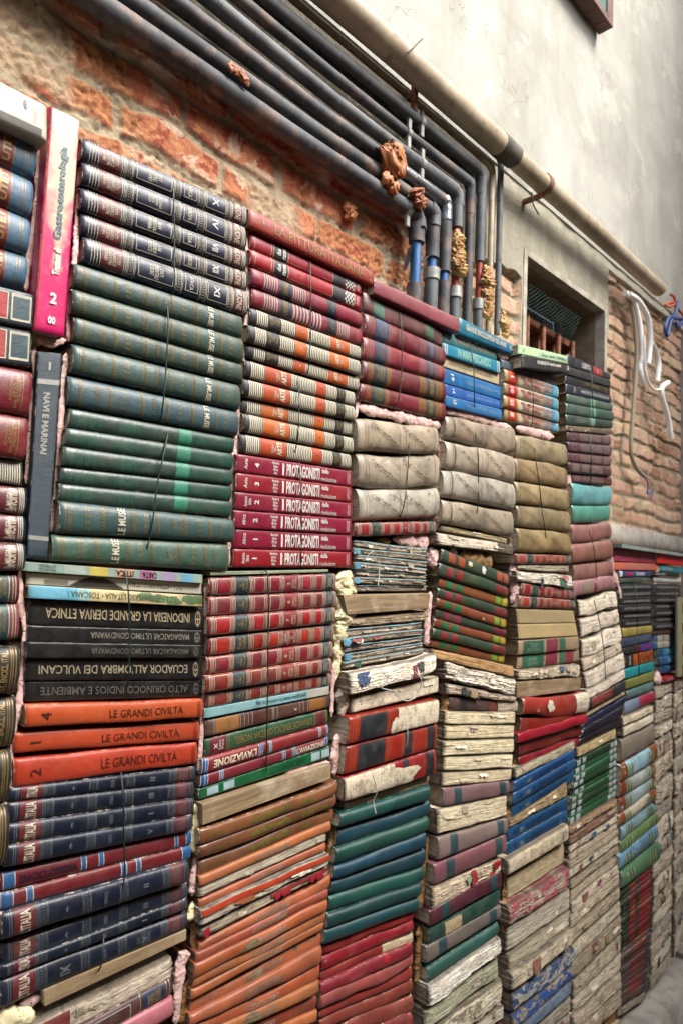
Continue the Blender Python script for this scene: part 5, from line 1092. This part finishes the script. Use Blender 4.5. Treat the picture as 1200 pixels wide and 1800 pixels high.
# shutter at the top
sx_, sz_ = X(1064, 55, .13), Z(1064, 55, .13); shu = empty('window_shutter', (sx_, .13, sz_)); tag(shu, 'teal painted shutter with rusty frame at the top right of the plaster', 'shutter')
TEAL = C('#2f6a66', .5, .25, dust=.25, wear=.15)
def pc(name, fn, root):
    mb = MB(); fn(mb); return mb.build(name, root, root.location)
def slats(mb):
    for k in range(12): mb.box((sx_-.6, .105+.004*(k % 2), sz_+.03+k*.06), (sx_-.058, .13, sz_+.086+k*.06), TEAL)
pc('panel', slats, shu); pc('frame', lambda mb: (mb.box((sx_-.055, .10, sz_), (sx_, .16, sz_+.8), STUFF('worn_brown_paint', '#4a3028', '#6d4c40', .7)), mb.box((sx_-.6, .10, sz_-.0), (sx_-.058, .16, sz_+.027), STUFF('worn_brown_paint', '#4a3028', '#6d4c40', .7))), shu)
pc('hinge', lambda mb: (mb.box((sx_+.002, .09, sz_+.19), (sx_+.05, .115, sz_+.215), RST), mb.tube([(sx_+.055, .1, sz_+.17), (sx_+.055, .1, sz_+.24)], .012, TEAL, 10)), shu)
# far return wall, an unseen wall added to shade the lower stacks, paving and plinth
endw = MB(); endw.box((XE, -3.0, 0), (XE+.3, WY+.2, CZ-.1), BRK); endw.box((XE-.01, -3.0, CZ-.1), (XE+.3, WY+.0, 6.2), PLD); o = endw.build('return_wall', None, (XE, 0, 0)); tag(o, 'grey rendered return wall closing the right edge', 'wall')
mb = MB(); mb.box((-3.2, -3.1, 0), (4.2, -2.8, 4.1), BRK); o = mb.build('unseen_shading_wall', None, (0, -2.5, 0)); tag(o, 'unseen brick wall added across the alley to shade the lower books', 'wall')
STN = STUFF('paving_stone', '#4c4a45', '#6d6a62', .8, 6, 120, .6, .5, col3='#37352f', t3=(.55, .7), s3=20)
mb = MB(); n = 80
mb.grid(lambda i, j: (-30+60*i/n if not 20 < i < 60 else -30+60*i/n, -30+60*j/n, 0), n+1, n+1, STN, lambda i, j: (i, j), False); o = mb.build('ground'); tag(o, None, None, None, 'structure')
PZ = .155
mb = MB(); K = 90
mb.grid(lambda i, j: (-1.6+i*(XE+1.6)/K, [-.075, -.07, -.05, WY][j]-.004*nz(i*.4, j), [0, PZ-.02, PZ-.006, PZ-.004][j]+.003*nz(i*.9, j*3)), K+1, 4, PLD); o = mb.build('plinth', None, (0, 0, 0)); tag(o, 'grey cement plinth the book stacks stand on', 'plinth')
# concrete ledge and shelf at the right
lz = Z(1120, 947, .16); mb = MB(); K = 40
mb.grid(lambda i, j: (2.3+i*(XE-2.3)/K, [WY, .172, .168, .168, WY][j]+.006*nz(i*.5, j*2), [lz+.05, lz+.045, lz, lz-.035, lz-.045][j]+.008*nz(i*.4, j)), K+1, 5, PLD); o = mb.build('concrete_ledge', None, (2.3, .15, lz)); tag(o, 'rough grey concrete ledge on the brick wall above the far low stack', 'ledge')
bz = at(1075, 958).z; mb = MB(); mb.box((2.385, -.03, bz-.008), (3.16, .17, bz+.004), C('#7c8a80', .6, .2, dust=.3)); o = mb.build('shelf_board', None, (2.38, 0, bz)); tag(o, 'thin grey green board lying on the far low stack', 'board')
a, c = at(1190, 1050, -.03), at(1190, 1190, -.03)
cab = empty('display_panel', c); tag(cab, 'pale wooden panel with red squares cut by the right edge', 'panel')
pc('board', lambda mb: mb.box((c.x, -.03, c.z), (c.x+.32, -.022, a.z), C('#8a8768', .55, .2, dust=.2)), cab)
for k in range(4): pc('red_square', lambda mb: mb.box((c.x+.055, -.034, a.z-.06-k*.085), (c.x+.11, -.0302, a.z-.02-k*.085), C('#9a2420', .5)), cab)
p = at(1214, 1400, -.02); mb = MB(); mb.tube([(p.x, -.02, 0), (p.x, -.02, at(1198, 1190, -.02).z)], .022, STUFF('grey_pvc', '#4f5352', '#666a68', .5, 12), 16); o = mb.build('drain_pipe', None, (p.x, -.02, 0)); tag(o, 'grey upright drain pipe at the right edge beside the last pile', 'pipe')
for k, (px, py, s_) in enumerate(((1185, 1778, .05), (1196, 1765, .035), (1172, 1794, .03))):
    q = at(px, py, -.18); 
# ---------------------------------------------------------------- pipes
BP = STUFF('black_pipe', '#232628', '#43474a', .68, 10, 160, .3, .4, col3='#6b5648', t3=(.5, .66), s3=14)
BP2 = STUFF('grey_pipe', '#3c4042', '#595d5e', .66, 12, 160, .25, .3, col3='#222324', t3=(.6, .64), s3=60)
BE = STUFF('beige_pipe', '#8a7c66', '#a89a82', .5, 9, 140, .25, .3, col3='#4c4236', t3=(.58, .72), s3=24)
BLU = C('#0f5f9c', .35, .15); REDP = C('#a3301c', .4, .15); CLP = STUFF('zinc_clamp', '#6d6f6a', '#9a9a92', .5, 20, 120, .3, .3, .3); FOIL = STUFF('foil', '#55585a', '#8d9090', .22, 30, 60, 1.0, .8, .8)
def bend(x0, xb, z, zb, r, Y, rb=.03):
    pts = [(x0+(xb-rb-x0)*i/10, Y+.004*nz(i*.9, z*9), z+.004*nz(i*.7, z*11, 3)) for i in range(11)]
    pts += [(xb-rb+rb*math.sin(a), Y, z-rb+rb*math.cos(a)) for a in (.4, .8, 1.2, 1.571)]
    return pts
def sag(pts): return pts
# (bend px, vertical px x, y at x=500 top/bottom, material, vertical bottom px y, label)
PIPES = [((735, 382), 732, (203, 238), 428, BP, 'lowest black pipe, torn open above a blue inner tube'),
         ((762, 372), 760, (168, 199), 455, BP, 'second black pipe from below, with orange mortar on it'),
         ((788, 358), 782, (120, 148), 480, BP, 'third black pipe from below ending in crumpled foil'),
         ((812, 345), 803, (74, 101), 402, BP2, 'fourth black pipe from below, running down behind yellow foam'),
         ((826, 322), 823, (40, 62), 575, BP, 'fifth dark pipe from below with an unbroken upright leg'),
         ((851, 308), 844, (14, 38), 462, BP2, 'sixth dark pipe from below, torn over a red inner tube'),
         ((864, 292), 861, (None, .0095), 590, BE, 'slim beige pipe under the fat beige pipe'),
         ((880, 280), 876, (None, .010), 590, BP2, 'topmost dark slim pipe hugging the fat beige pipe')]
for k, ((bx, by), vx, (ya, yb), vend, m, lab) in enumerate(PIPES):
    if ya is None: r = yb
    else: r = (at(500, ya, .15).z-at(500, yb, .15).z)*.48
    Y = WY-.03-r-.006; pb = at(bx, by, Y); zb = at(vx, vend, Y).z; xb = at(vx, (by+vend)/2, Y).x
    zl = pb.z if ya is None else (at(500, (ya+yb)/2, Y).z)
    zz = pb.z
    pts = bend(-.9, xb, zz, zb, r, Y, .022)
    pts = [(x, y, lerp(zl, zz, ss(.3, 1.2, x)) if i < 11 else z) for i, (x, y, z) in enumerate(pts)]
    pts += [(xb, Y, lerp(zz-.03, zb, j/6)) for j in range(1, 7)]
    root = empty('wall_pipe', (xb, Y, zz)); tag(root, lab, 'pipe', 'pipes along the brick wall')
    mm = m
    pc('tube', lambda mb: mb.tube(pts, r, mm, 16, rough=.05, seed=k), root)
    if k in (2, 3, 4, 5, 6): pc('elbow_wrap', lambda mb: mb.tube(pts[9:16], [r*1.05, r*1.1, r*1.15, r*1.18, r*1.15, r*1.12, r*1.06], FOIL if k == 2 else mm, 14, rough=.22, seed=k), root)
    if k in (0, 1): pc('elbow_wrap', lambda mb: mb.tube(pts[10:16], [r*1.1, r*1.14, r*1.2, r*1.16, r*1.1, r*1.05], BP2 if k else FOIL if False else BP, 14, rough=.3, seed=k), root)
    inner = {0: (BLU, 505), 1: (BLU, 482), 2: (BLU, 500), 3: (REDP, 515), 5: (REDP, 536)}.get(k)
    if inner:
        ze = at(vx, inner[1], Y).z; zf = at(vx, 615, Y).z
        pc('inner_tube', lambda mb: mb.tube([(xb, Y, zb+.02), (xb, Y, (zb+ze)/2), (xb, Y, ze-.03)], r*.68, inner[0], 14), root)
        pc('lower_tube', lambda mb: mb.tube([(xb, Y, ze+.005), (xb, Y, lerp(ze, zf, .4)), (xb, Y, zf-.25)], [r*.98, r, r], BP2 if k % 2 else BP, 14, rough=.08, seed=k*3), root)
        if k in (0, 1, 2): pc('torn_flap', lambda mb: mb.grid(lambda i, j: (xb-r*1.1-.004*i+.003*nz(i, j), Y-.01+.02*j/4, zb+.01-(zb-ze)*(.25+.6*i/5)*(1 if j else .9)), 6, 5, BP), root)
        if k in (1, 3, 5): pc('joint', lambda mb: mb.tube([(xb, Y, ze+.012), (xb, Y, ze-.02)], r*1.18, CLP, 14, rough=.08), root)
    cl = {0: 712, 3: 737, 4: 714, 5: 737}.get(k)
    if cl:
        py = by-(bx-cl)*(1062-by)/(1779-bx); q = at(cl, py, Y)
        pc('clamp', lambda mb: (mb.tube([(q.x-.008, Y, q.z), (q.x+.008, Y, q.z)], r*1.16, CLP, 16), mb.box((q.x-.006, Y-.012, q.z-r-.03), (q.x+.006, Y-.004, q.z-r+.002), CLP), mb.box((q.x-.006, Y-.012, q.z+r-.002), (q.x+.006, Y-.004, q.z+r+.024), CLP)), root)
    if k == 6: q = at(722, 160, Y); pc('clamp', lambda mb: (mb.tube([(q.x-.009, Y, zz), (q.x+.009, Y, zz)], r*1.3, RST, 14), mb.box((q.x-.007, Y-.02, zz-.045), (q.x+.007, Y-.005, zz+.04), RST)), root)
# fat beige pipe
r = (at(640, 13, .1).z-at(640, 75, .1).z)*.5*.78; c0 = at(868, 246, .1); Y = .1
root = empty('wall_pipe', (0, Y, c0.z)); tag(root, 'fat beige pipe running along the foot of the upper plaster', 'pipe', 'pipes along the brick wall')
xe = at(1158, 512, .1).x; xc = at(893, 268, .1).x
pc('tube', lambda mb: mb.tube([(-.9, Y, c0.z), (.3, Y, c0.z), (xc-.05, Y, c0.z)], r, BE, 24, rough=.02), root)
pc('far_tube', lambda mb: mb.tube([(xc, Y, c0.z-.002), (2.4, Y, c0.z-.004), (xe, Y, c0.z-.008)], r*.9, BE, 24, rough=.02), root)
pc('coupling', lambda mb: mb.tube([(xc-.06, Y, c0.z), (xc-.055, Y, c0.z), (xc+.03, Y, c0.z)], [r*1.04, r*1.07, r*1.02], STUFF('dark_rubber', '#3a342b', '#575043', .7, 20), 24), root)
xr = at(955, 322, .1).x; pc('clamp', lambda mb: (mb.tube([(xr-.012, Y, c0.z), (xr+.012, Y, c0.z)], r*.98, STUFF('dull_iron', '#5c3d2c', '#7a5a46', .85, 40), 20), mb.box((xr-.01, Y, c0.z-r*1.2), (xr+.01, WY, c0.z-r*.9), RST)), root)
def cord(label, pts, r, m, name='cord', group=None, n=8, sub=6):
    P_ = [Vector(p) for p in pts]; out = []
    for i in range(len(P_)-1):
        p0, p1, p2, p3 = P_[max(0, i-1)], P_[i], P_[i+1], P_[min(len(P_)-1, i+2)]
        for k in range(sub):
            t = k/sub; out.append(.5*((2*p1)+(p2-p0)*t+(2*p0-5*p1+4*p2-p3)*t*t+(3*p1-p0-3*p2+p3)*t**3))
    out.append(P_[-1]); mb = MB(); mb.tube(out, r, m, n); o = mb.build(name, None, tuple(P_[0])); tag(o, label, name.replace('_', ' '), group); return o
Wc = INK('#c9c8c0', fade=.15); GC = INK('#0d2b22', fade=.2, rough=.5)
cord('pale thin cable strapped on top of the fat beige pipe', [at(x, y, .095) for x, y in ((590, -28), (650, 20), (722, 88), (790, 148), (840, 196))], .004, Wc, 'cable')
cord('black cable tie poking up from the fat beige pipe', [at(x, y, .06) for x, y in ((715, 92), (724, 85), (742, 68))], .0018, BLK, 'cable_tie')
cord('black cable end dangling below the rusty pipe clamp', [at(x, y, .1) for x, y in ((934, 338), (936, 358), (946, 377))], .0025, BLK, 'cable')
WH = STUFF('white_conduit', '#e2e0d8', '#f0eee8', .45, 18, 120, .2, .2)
CRM = INK('#b5a68c', fade=.2)
cord('long cream electric cable hanging on the far brick wall', [at(x, y, .15) for x, y in ((1097, 515), (1110, 545), (1118, 620), (1112, 720), (1108, 790), (1116, 820), (1130, 836))], .009, CRM, 'cable')
cord('thick white conduit curving down the far brick wall', [at(x, y, .14) for x, y in ((1097, 515), (1112, 528), (1123, 570), (1127, 620), (1124, 650), (1130, 675))], .0125, WH, 'conduit')
cord('second white conduit arching to the right', [at(x, y, .13) for x, y in ((1104, 517), (1122, 530), (1138, 560), (1142, 600), (1138, 640))], .0125, WH, 'conduit')
cord('short white conduit stub hanging beside the arching one', [at(x, y, .13) for x, y in ((1144, 602), (1152, 620), (1156, 640), (1154, 671))], .0135, WH, 'conduit')
cord('bent white conduit hanging lowest of all on the brick', [at(x, y, .12) for x, y in ((1173, 673), (1162, 682), (1163, 700), (1172, 730), (1179, 771))], .0135, WH, 'conduit')
cord('thin white wire linking the conduits', [at(x, y, .12) for x, y in ((1131, 590), (1133, 640), (1138, 670), (1150, 685), (1162, 683))], .005, WH, 'wire')
cord('blue wire end curling out of the cream cable', [at(x, y, .14) for x, y in ((1130, 836), (1138, 850), (1137, 868), (1146, 862), (1143, 878))], .003, C('#1d5a9c', .4), 'wire')
cord('yellow wire end out of the cream cable', [at(x, y, .14) for x, y in ((1131, 836), (1144, 850), (1142, 875))], .0025, INK('#a8a050'), 'wire')
cord('orange cord tied round the cut end of the beige pipe', [at(x, y, .04) for x, y in ((1178, 518), (1184, 522), (1185, 534), (1176, 539), (1168, 536), (1180, 532), (1192, 545), (1205, 560))], .006, C('#c2451c', .5), 'cord')
cord('blue strap knotted under the end of the beige pipe', [at(x, y, .03) for x, y in ((1190, 530), (1186, 552), (1178, 565), (1172, 590), (1168, 575), (1176, 558), (1186, 560), (1198, 562), (1190, 575), (1186, 566))], .008, C('#153c80', .45), 'strap')
# ---------------------------------------------------------------- green cords over the books
CORDS = [('first navy gilt volumes', [(303, 310), (306, 350), (307, 420), (306, 500), (303, 519)]), ('upper green arts volumes', [(293, 519), (296, 570), (292, 650), (288, 700), (283, 741)]),
 ('jagged green triangle books', [(297, 752), (288, 800), (277, 850), (268, 920), (252, 996)]), ('black travel books', [(219, 1002), (226, 1040), (228, 1100), (227, 1180), (221, 1227)]),
 ('navy regional volumes', [(213, 1358), (217, 1400), (218, 1470), (219, 1540), (208, 1590)]), ('lowest navy volumes', [(184, 1632), (181, 1670), (180, 1690), (174, 1706)]),
 ('crimson motorcycle books', [(545, 459), (546, 500), (546, 580), (544, 630), (541, 656)]), ('lower striped art books', [(524, 662), (526, 700), (524, 760), (518, 800)]),
 ('crimson protagonists books', [(526, 813), (529, 860), (530, 930), (529, 997)]), ('red and silver animal volumes', [(464, 1002), (471, 1015), (472, 1100), (470, 1250), (468, 1356)]),
 ('maroon banded volumes', [(702, 545), (706, 590), (705, 650), (700, 700), (687, 722)]), ('first pale vellum books', [(717, 742), (718, 790), (714, 850), (710, 885), (701, 912)]),
 ('turquoise and cobalt books', [(824, 602), (831, 640), (833, 690), (833, 722)]), ('fourth stack vellum books', [(831, 739), (839, 790), (840, 850), (839, 890), (832, 934)]),
 ('animal kingdom books', [(932, 652), (936, 690), (936, 725), (933, 752)]), ('tan vellum books', [(936, 772), (941, 810), (948, 860), (952, 900), (958, 940), (959, 990)]),
 ('dark window books', [(1038, 652), (1040, 690), (1042, 740)]), ('purple encyclopaedias', [(1034, 762), (1038, 800), (1037, 852)]),
 ('dusty rose books', [(1031, 922), (1042, 960), (1047, 1000), (1048, 1034)]), ('whitish wrinkled books', [(1042, 1052), (1052, 1090), (1060, 1140), (1064, 1200)]),
 ('black paperbacks', [(1114, 1024), (1118, 1060), (1120, 1102)]), ('savanna book pile', [(1118, 1102), (1121, 1140), (1123, 1195)])]
for lb, ps in CORDS: cord('dark green cord tied down over the '+lb, [at(x, y, -.02 if i not in (0, len(ps)-1) else -.002) for i, (x, y) in enumerate(ps)], .0013, GC, 'cord', 'dark green cords', 6)
# ---------------------------------------------------------------- expanding foam in the joints
PF = FOAM('pink_foam', '#b08d86', '#c9aca4', '#96726c'); YF = FOAM('cream_foam', '#c4b88c', '#d8cfa8', '#94855a'); OF = FOAM('ochre_foam', '#5f4322', '#86653a', '#3a2612')
def foam(label, path, m, Y=.01, seed=0, lumps=0):
    """path: (px, py, width in px) down a joint"""
    n = max(8, int(sum(math.hypot(path[i+1][0]-path[i][0], path[i+1][1]-path[i][1]) for i in range(len(path)-1))/2.2)); sd_ = random.random()*90
    n = int(n*(1.7 if not lumps else 2.2)); pts, rs = [], []; tot = len(path)-1
    for i in range(n+1):
        t = i/n*tot; k = min(tot-1, int(t)); f = t-k; px, py, w_ = [lerp(path[k][q], path[k+1][q], f) for q in range(3)]
        p = at(px, py, Y); sc_ = (at(px+5, py, Y)-at(px-5, py, Y)).length/10
        px += nz(p.z*30, sd_)*min(w_, 10)*.2; p = at(px, py, Y)
        end = min(1, min(i, n-i)/3*.4+.25)
        pts.append(p); rs.append(max(.0025, w_*.5*sc_*(1.08+.45*nz(p.z*45, p.x*45, sd_)))*end)
    mb = MB(); N = 30; flat = .55 if not lumps else .5
    def bil(x, y, z): return 1-2.2*abs(nz(x, y, z))
    def fp(i, j):
        a = 2*math.pi*j/N; r = rs[i]; p = pts[i]; t = (pts[min(i+1, n)]-pts[max(i-1, 0)]); t.y = 0; t = t.normalized(); sx = Vector((-t.z, 0, t.x))
        d = sx*math.cos(a)+Vector((0, -1, 0))*math.sin(a)*flat; q = p+d*r
        if lumps: g = .72+.45*nz(q.x*45+sd_, q.y*45, q.z*45)+.22*bil(q.x*90+sd_, q.y*90, q.z*90)+.4*fr(q.x*190, q.y*190, q.z*190+sd_, 4)
        else: g = .88+.28*bil(q.x*60+sd_, q.y*60, q.z*60)+.16*bil(q.x*150, q.y*150, q.z*150+sd_)+.06*fr(q.x*400, q.y*400, q.z*400, 2)
        return p+d*r*g
    mb.grid(fp, n+1, N, m, lambda i, j: (i*.002, j*.002), True, False, True)
    for e_ in (0, n): mb.add([fp(e_, j) for j in range(N)], [list(range(N))], m, None, False)
    o = mb.build('foam_seam', None, tuple(pts[0])); tag(o, label, 'foam seam'); return o
F = [('pink foam between the blue UTET volumes and the pink spine', [(68, 262, 8), (66, 330, 9), (60, 400, 11), (50, 470, 12), (46, 512, 8)], PF),
 ('pink foam lump under the standing pink book', [(62, 592, 16), (88, 602, 22), (118, 598, 14)], PF), ('pink foam left of the standing blue book', [(62, 610, 12), (62, 680, 8), (57, 720, 10), (52, 780, 10), (46, 850, 6)], PF),
 ('pink foam right of the standing pink book', [(140, 300, 4), (137, 350, 6), (134, 410, 10), (132, 455, 10), (122, 520, 6), (120, 600, 9)], PF), ('pink foam right of the standing blue book', [(116, 620, 11), (110, 680, 8), (108, 735, 14), (103, 800, 8), (97, 870, 9), (91, 935, 9)], PF),
 ('pink foam between first and second full stacks, upper part', [(434, 372, 8), (434, 440, 7), (436, 520, 9), (430, 600, 8), (425, 680, 8), (418, 750, 10), (412, 800, 12), (407, 860, 5), (404, 930, 6), (401, 995, 10)], PF),
 ('pink foam left of the black travel books', [(36, 1000, 8), (36, 1060, 14), (44, 1110, 8), (42, 1170, 12), (34, 1240, 12), (22, 1300, 6), (18, 1390, 8)], PF),
 ('pink foam between orange books and red animal volumes', [(362, 1030, 6), (362, 1090, 8), (362, 1160, 6), (357, 1230, 8), (354, 1300, 8), (350, 1360, 9)], PF),
 ('cream foam left of the long timber plank', [(352, 1405, 14), (349, 1440, 20), (340, 1470, 12), (343, 1500, 10)], YF), ('pink foam left of the brown encyclopaedia volumes', [(346, 1505, 12), (341, 1540, 12), (338, 1575, 10)], PF),
 ('pale foam chip beside the torn scarlet book', [(338, 1585, 10), (334, 1620, 14)], YF), ('ochre foam left of the torn scarlet book', [(348, 1610, 16), (342, 1650, 20), (346, 1690, 16), (328, 1745, 20), (318, 1800, 22)], OF),
 ('large pink foam mass at the bottom between the first two full stacks', [(325, 1670, 22), (316, 1700, 22), (312, 1745, 14), (310, 1800, 14)], PF), ('pink foam lump under the plywood board', [(35, 1765, 14), (60, 1757, 20), (76, 1752, 12)], PF), ('cream foam lump at the bottom left corner', [(-5, 1790, 30), (30, 1785, 34), (62, 1790, 16)], YF),
 ('pink foam between motorcycle books and maroon volumes', [(640, 506, 9), (636, 545, 7), (636, 600, 7), (634, 640, 7), (631, 690, 9), (624, 735, 6)], PF), ('pink foam ridge under the maroon banded volumes', [(628, 716, 16), (660, 724, 22), (700, 732, 20), (740, 742, 18), (772, 748, 14)], PF),
 ('pink foam lump under the red painting book', [(640, 508, 6), (655, 514, 12), (676, 522, 8)], PF), ('pink foam between third and fourth full stacks', [(780, 745, 8), (773, 790, 10), (769, 850, 10), (764, 900, 12), (772, 925, 8)], PF),
 ('pink foam lump under the single red animal volume', [(690, 948, 10), (722, 950, 20), (752, 954, 18)], PF), ('pink foam blob left of the green and russet volumes', [(757, 962, 16), (760, 985, 18), (760, 1000, 10)], PF), ('pink foam crumbs right of the taped paper layers', [(755, 1040, 10), (752, 1075, 8), (748, 1110, 12), (750, 1135, 12)], PF),
 ('ochre foam patch above the taped paper layers', [(662, 949, 8), (686, 952, 12)], OF),
 ('cream foam column beside the red animal volumes', [(600, 1004, 20), (606, 1030, 34), (598, 1055, 22), (602, 1085, 32), (596, 1110, 20), (592, 1160, 14), (588, 1200, 8)], YF), ('pink foam drip below the cream foam', [(590, 1165, 12), (584, 1200, 8), (582, 1260, 6)], PF),
 ('mouldy foam lump left of the shaggy white book', [(596, 1210, 20), (604, 1232, 18), (600, 1262, 10)], FOAM('mouldy_foam', '#a39880', '#b5aa92', '#5c5140')), ('pink foam left of the red books with black panels', [(592, 1290, 12), (588, 1330, 14), (588, 1365, 10)], PF),
 ('pink and cream foam on the long timber plank', [(500, 1360, 14), (520, 1354, 10), (560, 1345, 8), (580, 1340, 6)], PF), ('cream sticky foam strip under the bright green book', [(385, 1408, 8), (420, 1394, 8), (470, 1374, 6)], YF),
 ('ochre foam between brown and teal volumes', [(590, 1420, 8), (588, 1450, 14), (582, 1480, 16), (580, 1510, 10)], OF), ('ochre foam right of the shaggy white book', [(776, 1160, 10), (780, 1195, 14), (782, 1235, 14), (778, 1270, 12), (772, 1300, 8)], OF), ('ochre foam lump right of the torn cream linen book', [(752, 1368, 22), (740, 1374, 12)], OF),
 ('ochre foam right of the teal volumes', [(752, 1470, 5), (746, 1520, 7), (740, 1570, 12), (734, 1600, 10)], OF), ('ochre foam right of the faded red cloth volumes', [(735, 1630, 12), (737, 1670, 14), (734, 1700, 14), (730, 1730, 8)], OF),
 ('pink foam ridge above the fourth stack vellum books', [(782, 724, 8), (810, 727, 12), (840, 735, 12), (870, 745, 12), (900, 754, 9)], PF), ('pink foam lump under the turquoise sea book', [(800, 592, 8), (830, 598, 10), (872, 614, 7)], PF), ('pink foam brick left of the black paperback', [(874, 620, 14), (896, 628, 14)], PF), ('round pink foam ball left of the black paperback', [(908, 634, 20), (920, 637, 20)], PF),
 ('pink foam between beige paperback and animal kingdom books', [(880, 655, 5), (880, 690, 6), (882, 720, 5)], PF), ('pink foam ridge under the animal kingdom books', [(905, 752, 14), (930, 758, 16), (955, 764, 14), (972, 768, 10)], PF), ('pink foam between fourth and fifth full stacks', [(898, 940, 10), (900, 975, 12), (901, 1010, 16), (904, 1040, 14), (897, 1060, 6)], PF),
 ('ochre foam behind the speckled book', [(806, 975, 10), (830, 984, 20), (862, 990, 22)], OF), ('pink foam stub above the green volumes', [(790, 968, 8), (804, 972, 10)], PF), ('ochre foam between cream blocks and blue atlases', [(908, 1240, 5), (906, 1300, 8), (905, 1350, 7), (893, 1420, 10), (888, 1440, 10)], OF), ('ochre foam between fourth and fifth stacks near the bottom', [(886, 1470, 6), (887, 1560, 8), (886, 1600, 14), (884, 1640, 14)], OF),
 ('pink foam between tan vellum and purple books', [(994, 800, 7), (998, 850, 8), (998, 880, 6)], PF), ('ochre foam between tan spines and wrinkled white books', [(1011, 1080, 8), (1018, 1110, 8), (1022, 1150, 10), (1024, 1175, 6)], OF), ('pale ochre foam right of the small grey plank', [(1024, 1185, 12), (1026, 1210, 12), (1024, 1230, 6)], OF), ('pink foam right of the dusty rose books', [(1072, 960, 4), (1074, 990, 5), (1080, 1022, 8), (1088, 1045, 4), (1090, 1080, 4), (1091, 1120, 4)], PF),
 ('pink foam between the two far piles of black paperbacks', [(1150, 975, 5), (1153, 1000, 6), (1146, 1040, 3), (1147, 1070, 3), (1146, 1098, 3)], PF), ('pink foam lump left of the scarlet thin book', [(1148, 1196, 10), (1160, 1192, 12)], PF), ('ochre foam in the second last pile', [(1150, 1530, 10), (1156, 1560, 16), (1152, 1600, 12)], OF), ('ochre foam seam low between fifth and sixth stacks', [(1000, 1590, 5), (1003, 1640, 5), (1004, 1700, 6), (1002, 1760, 7)], OF)]
for lb, pa, m in F: foam(lb, [(x, y, w_*(.72 if m is OF else (.5 if 'ridge' in lb else .76) if m is PF else .9)) for x, y, w_ in pa], m, .014 if m is OF else .01)
CLAY = FOAM('clay_mortar', '#8a4a20', '#a86c34', '#542810'); CLAY2 = FOAM('brown_mortar', '#6d3a1c', '#94582c', '#3f200f'); YB = FOAM('yellow_foam', '#8c6430', '#a98048', '#523614')
for lb, pa, m, Y in (('ochre mortar clump across the second and third pipes', [(690, 255, 16), (688, 280, 30), (712, 290, 16)], CLAY, .1), ('orange mortar clump on the second pipe', [(672, 306, 14), (690, 325, 16), (700, 335, 8)], CLAY, .1), ('brown crumbly mortar clump above the lowest clamp', [(728, 330, 16), (735, 350, 20), (738, 370, 8)], CLAY2, .1),
  ('small rusty mortar crust on the pipes at the upper left', [(400, 112, 8), (425, 130, 12), (438, 152, 9)], CLAY2, .1), ('big yellow foam slab hanging on the fourth upright pipe', [(802, 402, 10), (803, 430, 20), (805, 465, 24), (806, 488, 18)], YB, .12), ('long ochre foam clump between the sixth and seventh uprights', [(852, 465, 8), (856, 500, 18), (856, 540, 14), (852, 560, 10)], YB, .12), ('ochre foam tuft at the foot of the last upright pipe', [(884, 545, 6), (886, 570, 10), (888, 595, 8)], YB, .1),
  ('orange brick shard stuck on the wall left of the lowest clamp', [(602, 362, 12), (614, 370, 22), (622, 388, 12)], CLAY, .17)): foam(lb, [(x, y, w_*(1.25 if Y == .1 else 1)) for x, y, w_ in pa], m, Y+.012, lumps=8)
# loose threads on the shaggy books
for i, ps in enumerate([[(672, 1180), (680, 1196), (668, 1208), (690, 1214)], [(728, 1180), (740, 1196), (732, 1222), (716, 1232), (700, 1226), (690, 1214)], [(712, 1262), (716, 1290), (714, 1312)], [(655, 1362), (662, 1390), (656, 1408), (660, 1430)], [(640, 985), (655, 970), (666, 990), (664, 1030)]]):
    cord(['white thread looping on the shaggy white book', 'long white thread loop below the shaggy white book', 'white thread tassel on the red book with a linen half', 'white threads dangling from the torn cream linen', 'grey thread across the taped paper layers'][i], [at(x, y, -.03-.008*(k % 2)) for k, (x, y) in enumerate(ps)], .0012, Wc, 'thread', None, 5)
# the foot of the stacks, below the photograph's lower edge: one mass of piled books down to the plinth
mb = MB(); rb = random.Random(5); pal = [C(c, .5, .3, dust=.3) for c in ('#6d5a44', '#2c3f52', '#6e2424', '#2c4a3c', '#8a5a34')]+[PAPER('#a99c84', '#5c5040', .4, 300)]*3
for L_, R_ in (((-60, 1544), (5, 1531)), ((5, 1778), (303, 1786)), ((320, 1896), (556, 1798)), ((558, 1876), (722, 1816)), ((744, 1893), (884, 1794)), ((898, 1900), (1001, 1804)), ((1004, 1855), (1090, 1774))):
    a_, c_ = at(*L_), at(*R_); xa = a_.x if L_[0] > 10 else c_.x-.29; z = min(a_.z, c_.z)-.004 if L_[0] > 10 else c_.z-.03
    while z > PZ+.006:
        t_ = min(rb.uniform(.022, .045), z-PZ); dx = rb.uniform(-.006, .006); dy = rb.uniform(-.006, .008)
        mb.box((xa+dx, dy, z-t_+.003), (c_.x-.006+dx, .17, z), rb.choice(pal)); z -= t_
o = mb.build('piled_books', None, (1, 0, PZ)); tag(o, None, None, None, 'stuff')
